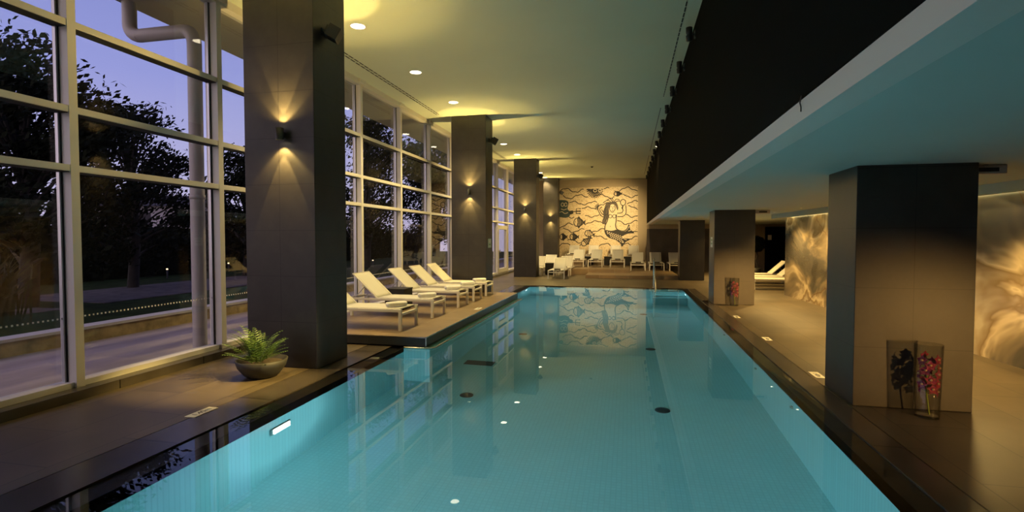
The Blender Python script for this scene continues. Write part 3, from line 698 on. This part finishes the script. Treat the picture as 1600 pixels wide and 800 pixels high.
exit_box(3.36, 14.6, 'slim emergency light box beside the top of the farther vase pillar')

# ------------------------------------------------------------------ onyx wall and cove
OA = Vector((5.10, 6.6, 0)); OB = Vector((4.58, 17.1, 0)); dvec = (OB - OA); olen = dvec.length; orot = math.atan2(dvec.y, dvec.x)
ow = empty('wall_onyx', OA, orot, kind='structure', label='onyx slab wall, grey and cream with brown veins', cat='wall')
edges = [0, 1.35, 2.7, 4.2, 5.7, 7.25, 8.6, 9.5, olen]
for a, c_ in zip(edges[:-1], edges[1:]):
    MB().box(a + 0.0015, c_ - 0.0015, -0.16, 0.0, 0.0, ZS).build('onyx_slab', m_onyx, ow)
bh = MB(); bh.box(-1.0, olen + 0.35, 0.16, 0.30, 2.30, ZS - 0.001)
bh.build('cove_bulkhead', m_soffit, ow)
MB().box(0.0, olen, 0.135, 0.157, 2.32, 2.36).build('cove_strip', m_cove, ow)
for i in range(7):
    a = OA + dvec * ((i + 0.5) / 7) + Vector((-0.09, 0, 2.40))
    d = bpy.data.lights.new('cove_lamp', 'AREA'); d.shape = 'RECTANGLE'; d.size = olen / 7; d.size_y = 0.05; d.energy = 1.5; d.color = (1.0, 0.74, 0.26)
    o = bpy.data.objects.new('cove_lamp', d); col.objects.link(o); o.location = a; o.rotation_euler = (0, R(-22), orot)
slab('wall_side', m_paint_yellow, 4.72, 4.9, 17.1, 17.2, 0, ZS, kind='structure', label='end return of the onyx wall', cat='wall')
# low warm lamps out of view; second one added to brighten the farther pillar
spot('low_lamp', (5.3, 1.2, 1.02), (2.55, 5.9, -0.35), P_LOW, WARM2, 46, 1.0, 0.035)
spot('low_lamp', (5.75, 3.6, 1.05), (2.55, 14.35, -0.1), P_LOW * 4.6, WARM2, 17, 1.0, 0.04)

# ------------------------------------------------------------------ vases with orchids
def vase(x, y, label, flabel, n=15, seed=1):
    rnd = random.Random(seed)
    t = empty('glass_vase', (x, y, 0), label=label, cat='vase', group='tall glass vases by the low pillars')
    MB().lathe([(0.098, 0.0), (0.115, 0.70), (0.110, 0.70), (0.093, 0.022), (0.0005, 0.022)], 40).build('vase_wall', m_vase, t, fix=False)
    MB().lathe([(0.0005, 0.0), (0.096, 0.0), (0.092, 0.02), (0.0005, 0.02)], 40).build('vase_base', m_vase, t)
    fl = empty('orchid_spray', (x, y, 0.024), label=flabel, cat='flowers', group='orchid sprays in the glass vases')
    stem = [Vector((0.02, 0.0, 0.0)), Vector((0.0, 0.0, 0.15)), Vector((-0.02, 0.0, 0.28)), Vector((0.0, 0.0, 0.40)), Vector((0.02, 0, 0.48))]
    MB().tube(stem, 0.007, 8).build('stem', m_stem, fl)
    for i in range(n):
        u = i / (n - 1); z = 0.22 + 0.33 * u; a = i * 2.4 + rnd.uniform(-0.3, 0.3); r = 0.062 * (1.15 - 0.3 * abs(u - 0.5))
        c = Vector((0.01 + r * math.cos(a), r * math.sin(a), z)); d = Vector((math.cos(a), math.sin(a) - 0.5, 0.15)).normalized()
        ux = d.cross(Vector((0, 0, 1))).normalized(); uy = ux.cross(d)
        m = MB()
        for k in range(5):
            b2 = k * 2 * math.pi / 5 + 0.3; e1 = ux * math.cos(b2) + uy * math.sin(b2); e2 = d.cross(e1); s = 0.052
            p = [c, c + e1 * s * 0.5 + e2 * s * 0.36 + d * 0.008, c + e1 * s + d * 0.004, c + e1 * s * 0.5 - e2 * s * 0.36 + d * 0.008]
            q = [v - d * 0.003 for v in p]
            m.hexa(q, p)
        bl = m.build('blossom', m_petal, fl, fix=False)
        lp = MB(); lp.lathe([(0.0005, 0.016), (0.012, 0.010), (0.014, 0.0), (0.004, -0.006), (0.0005, -0.006)], 8, c + d * 0.010); lp.build('lip', m_lip, bl)
        MB().tube([Vector((0.0, 0, z - 0.03)), c - d * 0.004], 0.003, 5).build('flower_stalk', m_stem, bl)
vase(2.79, 5.69, 'large clear glass vase at the foot of the nearest low pillar', 'pink orchid spray in the large near vase', 20, 3)
vase(2.62, 14.12, 'clear glass vase before the farther low pillar', 'pink orchid spray in the farther vase', 20, 5)

# ------------------------------------------------------------------ fern bowl
fb = empty('potted_fern', (-4.40, 5.60, 0), label='green fern in a wide dark bowl on the deck beside the first pillar', cat='potted plant')
MB().lathe([(0.0005, 0.0), (0.16, 0.0), (0.20, 0.03), (0.275, 0.13), (0.30, 0.215), (0.285, 0.22), (0.255, 0.15), (0.20, 0.12), (0.0005, 0.12)], 40).build('bowl', m_pot, fb, fix=False)
MB().lathe([(0.0005, 0.185), (0.15, 0.18), (0.272, 0.165)], 28).build('soil', m_soil, fb)
rnd = random.Random(11)
for i in range(34):
    a = i * 2.39996 + rnd.uniform(-0.2, 0.2); el_ = rnd.uniform(0.12, 1.6); ln_ = rnd.uniform(0.34, 0.42) + 0.11 * max(0, el_ - 0.6); r0 = rnd.uniform(0.01, 0.08)
    h = Vector((math.cos(a), math.sin(a), 0)); side = Vector((-math.sin(a), math.cos(a), 0))
    base = h * r0 + Vector((-0.05, -0.02, 0.18)); m = MB(); pts = []
    N = 13
    for k in range(N + 1):
        u = k / N; th = el_ * (1 - 0.75 * u ** 1.8)
        pts.append(base.copy() if k == 0 else pts[-1] + (h * math.cos(th) + Vector((0, 0, 1)) * math.sin(th)) * ln_ / N)
    m.tube(pts, [0.0035 * (1 - 0.05 * k) for k in range(N + 1)], 5)
    for k in range(2, N + 1):
        p = pts[k]; u = k / N
        w_ = 0.115 * min(1.0, u * 2.6) * (1.10 - u) + 0.008
        d = (pts[k] - pts[k - 1]).normalized(); up = side.cross(d)
        for s in (1, -1):
            tip = p + side * s * w_ + d * w_ * 0.65 - Vector((0, 0, w_ * 0.22)); q = tip - p
            c1 = p + q * 0.4 - d * 0.006; c2 = p + q * 0.4 + d * 0.006 + Vector((0, 0, 0.003))
            m.add([p, c1, tip, c2], [(0, 1, 2, 3)])
            # small toothed leaflets along the pinna
            for f_ in (0.35, 0.6):
                b0 = p + q * f_; e0 = d * 0.012 * (1 - f_ * 0.6); m.add([b0 - q * 0.05, b0 + e0 + q * 0.10, b0 + q * 0.12], [(0, 1, 2)]); m.add([b0 - q * 0.05, b0 + q * 0.12, b0 - e0 + q * 0.10], [(0, 1, 2)])
    m.build('frond', m_fern, fb, fix=False)

# ------------------------------------------------------------------ mural
MY = YE
mu = empty('mural', (0, MY, 0), label='large cream mosaic mural of a mermaid, fish and waves on the far wall', cat='mural')
MB().box(-4.94, 0.53, -0.02, 0.0, 0.3, 4.72).build('mosaic_panel', m_mural, mu)
def mp_(u, v): return (0.0056 * u - 4.58, 5.15 - 0.0056 * v)
def smooth(pts, n=5, closed=False):
    out = []; N = len(pts)
    for i in range(N if closed else N - 1):
        g = lambda j: pts[j % N] if closed else pts[max(0, min(N - 1, j))]
        a, b2, c_, d = g(i - 1), g(i), g(i + 1), g(i + 2)
        for k in range(n):
            s = k / n
            out.append(tuple(0.5 * (2 * b2[q] + (c_[q] - a[q]) * s + (2 * a[q] - 5 * b2[q] + 4 * c_[q] - d[q]) * s * s + (3 * b2[q] - a[q] - 3 * c_[q] + d[q]) * s ** 3) for q in (0, 1)))
    if not closed: out.append(pts[-1])
    return out
def ribbon(m, pts, w, closed=False, y=-0.028):
    w *= 1.55
    P = [mp_(*p) for p in pts]
    if closed: P = P + [P[0]]
    n = len(P)
    Lp, Rp = [], []
    for i in range(n):
        a = P[max(0, i - 1)]; b2 = P[min(n - 1, i + 1)]
        if closed and i in (0, n - 1): a = P[n - 2]; b2 = P[1]
        dx, dz = b2[0] - a[0], b2[1] - a[1]; l = math.hypot(dx, dz) or 1
        nx, nz = -dz / l * w / 2, dx / l * w / 2
        Lp.append((P[i][0] + nx, P[i][1] + nz)); Rp.append((P[i][0] - nx, P[i][1] - nz))
    vs = [(x, y, z) for x, z in Lp] + [(x, y, z) for x, z in Rp] + [(x, -0.02, z) for x, z in Lp] + [(x, -0.02, z) for x, z in Rp]
    fs = []
    for i in range(n - 1):
        fs += [(i, i + 1, n + i + 1, n + i), (i, 2 * n + i, 2 * n + i + 1, i + 1), (n + i, n + i + 1, 3 * n + i + 1, 3 * n + i)]
    m.add(vs, fs)
def fill(m, pts, y=-0.026):
    P = [mp_(*p) for p in pts]
    m.prism(P, (0, y, 0), (1, 0, 0), (0, 0, 1), (0, 0.026 - 0.02 + (y + 0.026), 0) if False else (0, -0.02 - y, 0))
WR = [(105, [(90, 350), (560, 615), (670, 910)]), (170, [(130, 400), (455, 670), (760, 910)]), (242, [(200, 490), (800, 910)]), (298, [(330, 480), (812, 910)]), (375, [(195, 250), (365, 515), (790, 910)]),
      (447, [(365, 560), (700, 910)]), (478, [(90, 245)]), (530, [(130, 360), (440, 572), (842, 910)]), (605, [(455, 600), (795, 910)]), (650, [(180, 320)]), (690, [(90, 330), (420, 740), (770, 910)]), (-40 + 105, [(-60, 0)])]
for r, (v0, segs) in enumerate(WR):
    for (u0, u1) in segs:
        m = MB(); pts = []
        n = max(4, int((u1 - u0) / 12))
        for i in range(n + 1):
            u = u0 + (u1 - u0) * i / n; pts.append((u, v0 + 24 * math.sin(u / 34.0 + r * 1.9) * (0.8 + 0.2 * math.sin(u / 90)) + 5 * math.sin(u / 11)))
        ribbon(m, pts, 0.030); m.build('wave_line', m_ink, mu, fix=False)
for r in range(9):     # strip of mural showing between the tall pillars
    m = MB(); ribbon(m, [(u, 120 + r * 75 + 22 * math.sin(u / 30 + r * 2)) for u in range(-60, 0, 8)], 0.03); m.build('wave_line', m_ink, mu, fix=False)
# sea urchin
m = MB()
for i in range(15):
    a = math.pi * (i + 0.3) / 15; ribbon(m, [(467 + 30 * math.cos(a), 95 + 28 * math.sin(a)), (467 + 88 * math.cos(a + 0.03), 92 + 100 * math.sin(a + 0.03))], 0.032)
fill(m, [(467 + 36 * math.cos(math.pi * k / 12), 92 + 30 * math.sin(math.pi * k / 12)) for k in range(13)])
fill(m, [(382, 92), (425, 92), (415, 125), (395, 115)])
m.build('sea_urchin', m_ink, mu, fix=False)
m = MB()
for cx_ in (470, 520): ribbon(m, [(cx_ + 17 * math.cos(k * 0.5), 112 + 14 * math.sin(k * 0.5)) for k in range(13)], 0.022, y=-0.032)
m.build('urchin_curl', m_cream, mu, fix=False)
# fish
def fish(cx, cy, l, h, ang, style):
    ca, sa = math.cos(ang), math.sin(ang)
    X = lambda p: (cx + p[0] * l * ca - p[1] * h * sa, cy + p[0] * l * sa + p[1] * h * ca)
    body = [(math.cos(t_) * 0.5, math.sin(t_) * 0.5 * (1 - 0.25 * math.cos(t_))) for t_ in [k * 2 * math.pi / 20 for k in range(20)]]
    m = MB(); ribbon(m, [X(p) for p in body], 0.032, True)
    fill(m, [X(p) for p in ((0.44, -0.05), (0.75, -0.38), (0.68, 0.0), (0.75, 0.38), (0.44, 0.05))])
    fill(m, [X(p) for p in ((-0.2, -0.46), (0.0, -0.75), (0.25, -0.42))]); fill(m, [X(p) for p in ((-0.15, 0.46), (0.05, 0.75), (0.25, 0.42))])
    for x in ((-0.1, 0.05, 0.2, 0.33) if style else (-0.2, 0.0, 0.2)):
        hh = 0.46 * math.sqrt(max(0.05, 1 - (x / 0.5) ** 2)); ribbon(m, [X((x - 0.02, -hh)), X((x + 0.05, 0)), X((x - 0.02, hh))], 0.040 if style else 0.024)
    fill(m, [X((-0.34 + 0.05 * math.cos(k), -0.05 + 0.06 * math.sin(k))) for k in range(6)])
    if style == 2: fill(m, [X(p) for p in ((-0.15, -0.40), (0.3, -0.2), (0.3, 0.2), (-0.15, 0.40), (-0.05, 0.0))], -0.025)
    m.build('fish', m_ink, mu, fix=False)
fish(298, 445, 100, 88, 0.05, 1); fish(246, 600, 80, 62, 0.0, 1); fish(132, 600, 66, 60, 0.0, 2); fish(408, 565, 88, 62, 0.25, 0); fish(375, 652, 110, 58, -0.7, 1); fish(702, 150, 70, 42, 0.0, 2)
# sea king with trident, partly behind the pillar
m = MB(); fill(m, smooth([(190, 240), (175, 215), (130, 205), (60, 215), (40, 300), (60, 370), (150, 395), (200, 380), (205, 330), (180, 300)], 4, True)); m.build('sea_king', m_inkteal, mu, fix=False)
m = MB(); fill(m, smooth([(195, 330), (235, 318), (240, 350), (205, 360)], 3, True)); ribbon(m, [(235, 330), (320, 326)], 0.03)
for dv in (-26, 0, 26): ribbon(m, [(270, 326 + dv), (316, 326 + dv)], 0.026); fill(m, [(308, 316 + dv), (324, 326 + dv), (308, 336 + dv)])
ribbon(m, [(272, 298), (272, 354)], 0.026); m.build('trident', m_ink, mu, fix=False)
m = MB()
for cu in (125, 160): ribbon(m, [(cu + 14 * math.cos(k * 0.6), 255 + 20 * math.sin(k * 0.6)) for k in range(11)], 0.02, y=-0.032)
ribbon(m, [(110, 300), (140, 312), (172, 300)], 0.02, y=-0.032); ribbon(m, smooth([(90, 340), (120, 330), (150, 350), (185, 340)], 4), 0.02, y=-0.032); m.build('face_line', m_cream, mu, fix=False)
# mermaid
mm = MB(); fill(mm, smooth([(640, 235), (590, 240), (570, 290), (555, 340), (560, 390), (545, 440), (575, 470), (590, 430), (605, 400), (615, 350), (615, 300), (640, 270), (680, 270), (700, 320), (712, 300), (700, 255), (680, 232)], 4, True))
mm.build('mermaid_hair', m_hair, mu, fix=False)
m = MB()
for p in (((640, 240), (600, 215), (550, 245)), ((650, 238), (630, 200), (590, 215)), ((655, 238), (655, 205), (640, 195)), ((660, 240), (690, 205), (725, 215)), ((670, 242), (705, 225), (730, 228)), ((625, 250), (590, 240), (560, 262)), ((600, 280), (575, 300), (565, 360)), ((585, 300), (575, 380), (560, 420)), ((610, 300), (600, 360), (580, 440))):
    ribbon(m, smooth(list(p), 5), 0.026, y=-0.030)
for k in range(9):
    a = 2.2 + k * 0.28; ribbon(m, [(515 + 12 * math.cos(a), 290 + 12 * math.sin(a)), (515 + 48 * math.cos(a), 285 + 42 * math.sin(a))], 0.020)
m.build('hair_strand', m_ink, mu, fix=False)
m = MB(); fill(m, smooth([(628, 270), (622, 310), (650, 342), (678, 310), (674, 268), (650, 258)], 4, True), -0.031); fill(m, smooth([(615, 372), (640, 350), (660, 350), (688, 372), (690, 420), (684, 470), (690, 520), (640, 535), (585, 520), (590, 470), (605, 430)], 4, True), -0.031); m.build('mermaid_skin', m_cream, mu, fix=False)
m = MB()
ribbon(m, smooth([(628, 270), (622, 310), (650, 342), (678, 310), (674, 268)], 4), 0.022, y=-0.036)
ribbon(m, smooth([(615, 365), (600, 430), (575, 490), (580, 560), (620, 605), (690, 630), (740, 670), (750, 700)], 5), 0.035, y=-0.036)
ribbon(m, smooth([(692, 365), (690, 430), (685, 480), (700, 520), (760, 540), (800, 520), (822, 470)], 5), 0.035, y=-0.036)
for cu in (630, 670): ribbon(m, [(cu + 17 * math.cos(k * 0.5236), 384 + 19 * math.sin(k * 0.5236)) for k in range(12)], 0.022, True, y=-0.036)
fill(m, [(631 + 4 * math.cos(k), 490 + 5 * math.sin(k)) for k in range(6)], -0.036)
for q in (((633, 285), (645, 281)), ((658, 281), (670, 285)), ((652, 285), (656, 308), (648, 312)), ((642, 324), (652, 328), (662, 323))): ribbon(m, list(q), 0.016, y=-0.036)
ribbon(m, smooth([(700, 352), (745, 348), (760, 320), (745, 292)], 5), 0.03, y=-0.034); ribbon(m, smooth([(702, 388), (760, 385), (790, 350), (788, 270)], 5), 0.03, y=-0.034)
ribbon(m, [(760 + 27 * math.cos(k * 0.4488), 240 + 32 * math.sin(k * 0.4488)) for k in range(14)], 0.028, True, y=-0.034); ribbon(m, [(758, 272), (752, 310)], 0.04, y=-0.034)
ribbon(m, smooth([(610, 350), (570, 372), (535, 345), (520, 305), (545, 285)], 5), 0.03, y=-0.034); ribbon(m, smooth([(575, 395), (535, 378), (508, 330), (500, 290), (530, 262), (560, 265)], 5), 0.03, y=-0.034); ribbon(m, [(540, 312), (560, 345)], 0.025, y=-0.034)
m.build('mermaid_outline', m_ink, mu, fix=False)
m = MB()
Cl = [(640, 530), (650, 560), (690, 585), (735, 600), (770, 640)]
up_ = smooth([(582, 528), (600, 520), (640, 535), (690, 522), (740, 542), (800, 535)], 5); lo = smooth([(582, 530), (590, 580), (640, 615), (700, 640), (750, 700)], 5)
fill(m, smooth([(582, 528), (640, 536), (692, 524), (750, 545), (800, 532), (825, 470), (835, 520), (878, 560), (820, 565), (770, 585), (755, 610), (835, 625), (790, 655), (752, 705), (740, 665), (690, 632), (620, 602), (585, 560)], 3, True), -0.028); m.build('mermaid_tail', m_ink, mu, fix=False)
m = MB()
for r in range(5):
    for c_ in range(8):
        u = 600 + c_ * 22 + r * 6; v = 540 + r * 17 + c_ * 7
        if u < 590 + r * 12 or u > 765: continue
        fill(m, [(u, v), (u + 9, v + 12), (u - 9, v + 12)], -0.034)
for q in (((800, 530), (825, 490)), ((815, 540), (845, 530)), ((770, 620), (800, 632)), ((760, 640), (768, 665))): ribbon(m, list(q), 0.02, y=-0.034)
m.build('tail_scale', m_cream, mu, fix=False)

# ------------------------------------------------------------------ outside
slab('pavement', m_pave, -8.76, -5.95, -8, 40, -0.3, -0.02, kind='structure', label='pale outdoor paving outside the glazed wall', cat='paving')
wl = slab('garden_wall', m_stonewall, -9.0, -8.76, -8, 40, -0.2, 0.20, kind='structure', label='low ochre stone wall edging the lawn outside', cat='wall')
slab('coping', m_whitestone, -9.04, -8.72, -8, 40, 0.20, 0.245, wl)
slab('lawn', m_grass, -60, -9.0, -20, 60, -0.2, 0.16, kind='structure', label='dark lawn beyond the low garden wall', cat='lawn')
slab('path', m_pathm, -12.9, -11.9, -8, 9.0, 0.16, 0.175, kind='structure', label='stone garden path across the lawn', cat='path')
slab('path', m_pathm, -15.5, -12.1, 10.0, 19.0, 0.16, 0.176, kind='structure', label='wide stone terrace of the garden path', cat='path')
ev = slab('eave', m_eave, -7.39, -5.95, -8, 40, 5.20, 5.55, kind='structure', label='deep eave over the glazed wall outside', cat='eave')
dp = empty('drainpipe', (-6.14, 6.5, 0), label='thick grey drainpipe outside the window, bent under the eave', cat='pipe')
MB().tube([(0, 0, -0.02), (0, 0, 4.5)], 0.095, 20).build('downpipe', m_pipe, dp)
arc = [(0, 0, 4.5)] + [(-0.16 + 0.16 * math.cos(a), 0, 4.5 + 0.20 * math.sin(a)) for a in [k * math.pi / 12 for k in range(1, 7)]]
arc2 = [(-0.95 + 0.18 * math.cos(a), 0, 4.88 + 0.18 * math.sin(a)) for a in [-math.pi / 2 - k * math.pi / 12 for k in range(0, 7)]]
MB().tube(arc + arc2[:1], 0.095, 20).build('elbow', m_pipe, dp)
MB().tube(arc2 + [(-1.13, 0, 5.3)], 0.095, 20).build('upper_bend', m_pipe, dp)
MB().lathe([(0.098, -0.03), (0.106, -0.03), (0.106, 0.03), (0.098, 0.03)], 20, (0, 0, 2.3)).build('joint_collar', m_pipe, dp)

def tree(x, y, h, r, label, nl=2600, seed=1, leaf=0.16, trunk=0.16, zlow=0.18, z0=0.16):
    rnd = random.Random(seed)
    t = empty('tree', (x, y, z0), label=label, cat='tree', group='dark trees in the garden')
    tk = MB(); tk.tube([(0, 0, 0), (0.1, 0.05, h * 0.3), (-0.05, 0.1, h * 0.6), (0, 0, h * 0.85)], [trunk, trunk * 0.8, trunk * 0.5, trunk * 0.15], 8)
    cl = []
    for i in range(46):
        zz = h * (zlow + (1 - zlow) * rnd.random() ** 0.8); k = 1 - ((zz / h - 0.45) / 0.58) ** 2
        rr = r * math.sqrt(max(0.03, k)) * math.sqrt(rnd.random()); a = rnd.uniform(0, 6.283)
        c_ = Vector((rr * math.cos(a), rr * math.sin(a), zz)); cl.append(c_)
        tk.tube([(0, 0, zz * 0.62), (c_.x * 0.5, c_.y * 0.5, zz * 0.85), c_], [trunk * 0.3, trunk * 0.18, 0.012], 5, False)
    tk.build('trunk', m_bark, t, fix=False)
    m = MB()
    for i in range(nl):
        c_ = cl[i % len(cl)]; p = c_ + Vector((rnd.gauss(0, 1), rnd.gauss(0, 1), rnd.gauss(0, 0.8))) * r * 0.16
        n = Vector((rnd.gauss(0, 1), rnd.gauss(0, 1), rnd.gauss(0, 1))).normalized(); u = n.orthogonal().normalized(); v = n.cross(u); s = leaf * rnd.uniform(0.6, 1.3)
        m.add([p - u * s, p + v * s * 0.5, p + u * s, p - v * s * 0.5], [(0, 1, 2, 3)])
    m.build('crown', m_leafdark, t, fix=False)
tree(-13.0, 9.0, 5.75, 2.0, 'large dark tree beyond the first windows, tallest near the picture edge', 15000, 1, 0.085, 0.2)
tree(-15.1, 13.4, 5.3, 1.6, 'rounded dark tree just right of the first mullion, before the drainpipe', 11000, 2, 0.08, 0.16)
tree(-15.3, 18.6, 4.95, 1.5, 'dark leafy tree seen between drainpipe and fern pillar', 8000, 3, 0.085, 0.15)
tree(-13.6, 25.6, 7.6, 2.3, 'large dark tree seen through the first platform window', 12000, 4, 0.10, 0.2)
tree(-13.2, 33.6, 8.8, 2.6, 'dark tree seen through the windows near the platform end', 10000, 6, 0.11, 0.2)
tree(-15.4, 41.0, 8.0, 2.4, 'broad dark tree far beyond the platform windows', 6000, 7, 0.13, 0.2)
# young bare tree
yt = empty('tree', (-10.6, 19.0, 0.16), label='thin bare young tree on the lawn outside the platform windows', cat='tree')
m = MB(); m.tube([(0, 0, 0), (0.03, 0, 1.2), (0, 0, 2.0)], [0.03, 0.025, 0.015], 6); m.build('trunk', m_pathm, yt)
m = MB(); rnd = random.Random(4)
for i in range(12):
    a = i * 2.4; p = Vector((0, 0, 1.1 + 0.08 * i)); q = p + Vector((math.cos(a) * 0.35, math.sin(a) * 0.35, 0.5)); m.tube([p, (p + q) / 2 + Vector((0, 0, -0.03)), q, q + Vector((0.05 * math.cos(a), 0.05, 0.3))], [0.012, 0.009, 0.006, 0.003], 5)
m.build('branch', m_pathm, yt, fix=False)
# hedge and ornamental grass
def leafmass(name, x0, x1, y0, y1, z0, z1, n, leaf, label, cat, seed):
    rnd = random.Random(seed); m = MB()
    for i in range(n):
        p = Vector((rnd.uniform(x0, x1), rnd.uniform(y0, y1), 0)); top = z1 * (0.8 + 0.2 * math.sin(p.y * 1.3 + seed) * math.sin(p.y * 0.5)); p.z = rnd.uniform(z0, top)
        n_ = Vector((rnd.gauss(0, 1), rnd.gauss(0, 1), rnd.gauss(0, 1))).normalized(); u = n_.orthogonal().normalized(); v = n_.cross(u); s = leaf * rnd.uniform(0.6, 1.3)
        m.add([p - u * s, p + v * s * 0.5, p + u * s, p - v * s * 0.5], [(0, 1, 2, 3)])
    m.box(x0 + 0.3, x1 - 0.3, y0, y1, z0, z1 * 0.62)
    return m.build(name, m_leafdark, fix=False, label=label, cat=cat, kind='stuff')
leafmass('hedge', -24, -22.4, -2, 60, 0.16, 3.6, 14000, 0.16, 'dark hedge along the far side of the lawn', 'hedge', 5)
leafmass('hedge', -19.6, -18.6, -2, 44, 0.16, 2.7, 12000, 0.14, 'clipped dark hedge behind the lawn trees', 'hedge', 8)
rnd = random.Random(9); m = MB()
for i in range(900):
    cx_ = -11.0 + rnd.gauss(0, 0.2); cy_ = rnd.choice([4.9, 5.6, 6.3, 7.0]) + rnd.gauss(0, 0.22); a = rnd.uniform(0, 6.28); l_ = rnd.uniform(0.6, 1.3)
    p0 = Vector((cx_, cy_, 0.16)); p1 = p0 + Vector((math.cos(a) * 0.12, math.sin(a) * 0.12, l_ * 0.7)); p2 = p0 + Vector((math.cos(a) * 0.45, math.sin(a) * 0.45, l_)); w_ = Vector((0.012, 0.012, 0))
    m.add([p0 - w_, p0 + w_, p1 + w_, p1 - w_], [(0, 1, 2, 3)]); m.add([p1 - w_, p1 + w_, p2], [(0, 1, 2)])
m.build('ornamental_grass', M('night grass blade', (0.045, 0.05, 0.022), 0.9), fix=False, kind='stuff', label='tufts of tall grass beside the garden path', cat='grass')
# house
hs = empty('house', (-38.5, 37.3, 0.16), R(18), label='pale house with dark roof far beyond the trees', cat='house')
MB().box(-4, 4, -3, 3, 0, 4.2).build('wall', m_housewall, hs)
rf = MB(); rf.hexa([(-4.6, -3.6, 4.1), (4.6, -3.6, 4.1), (4.6, 3.6, 4.1), (-4.6, 3.6, 4.1)], [(-3.4, -0.8, 5.1), (3.4, -0.8, 5.1), (3.4, 0.8, 5.1), (-3.4, 0.8, 5.1)]); rf.build('roof', m_houseroof, hs)
for xx in (-2.6, 0, 2.6): MB().box(xx - 0.5, xx + 0.5, -3.04, -3.0, 2.6, 3.6).build('window', m_houseroof, hs)
for yy in (-1.6, 1.2): MB().box(4.0, 4.04, yy - 0.5, yy + 0.5, 2.6, 3.6).build('window', m_houseroof, hs)
# garden lights: small bollards
for i, (x, y, n) in enumerate(((-12.3, 5.4, 'small garden light nearest the tall grass'), (-12.6, 9.7, 'small garden light past the tall grass'), (-16.0, 12.0, 'small garden light by the path terrace'), (-17.0, 16.5, 'small garden light below the rounded tree'), (-18.2, 21.0, 'small garden light far across the lawn'), (-13.2, 25.5, 'small garden light past the terrace'))):
    t = empty('garden_light', (x, y, 0.16), label=n, cat='garden light', group='small lights in the garden')
    MB().lathe([(0.03, 0), (0.03, 0.35), (0.0005, 0.35)], 10).build('post', m_black_metal, t); MB().lathe([(0.0005, 0.36), (0.032, 0.36), (0.032, 0.40), (0.0005, 0.41)], 10).build('lamp', m_gardenlamp, t)
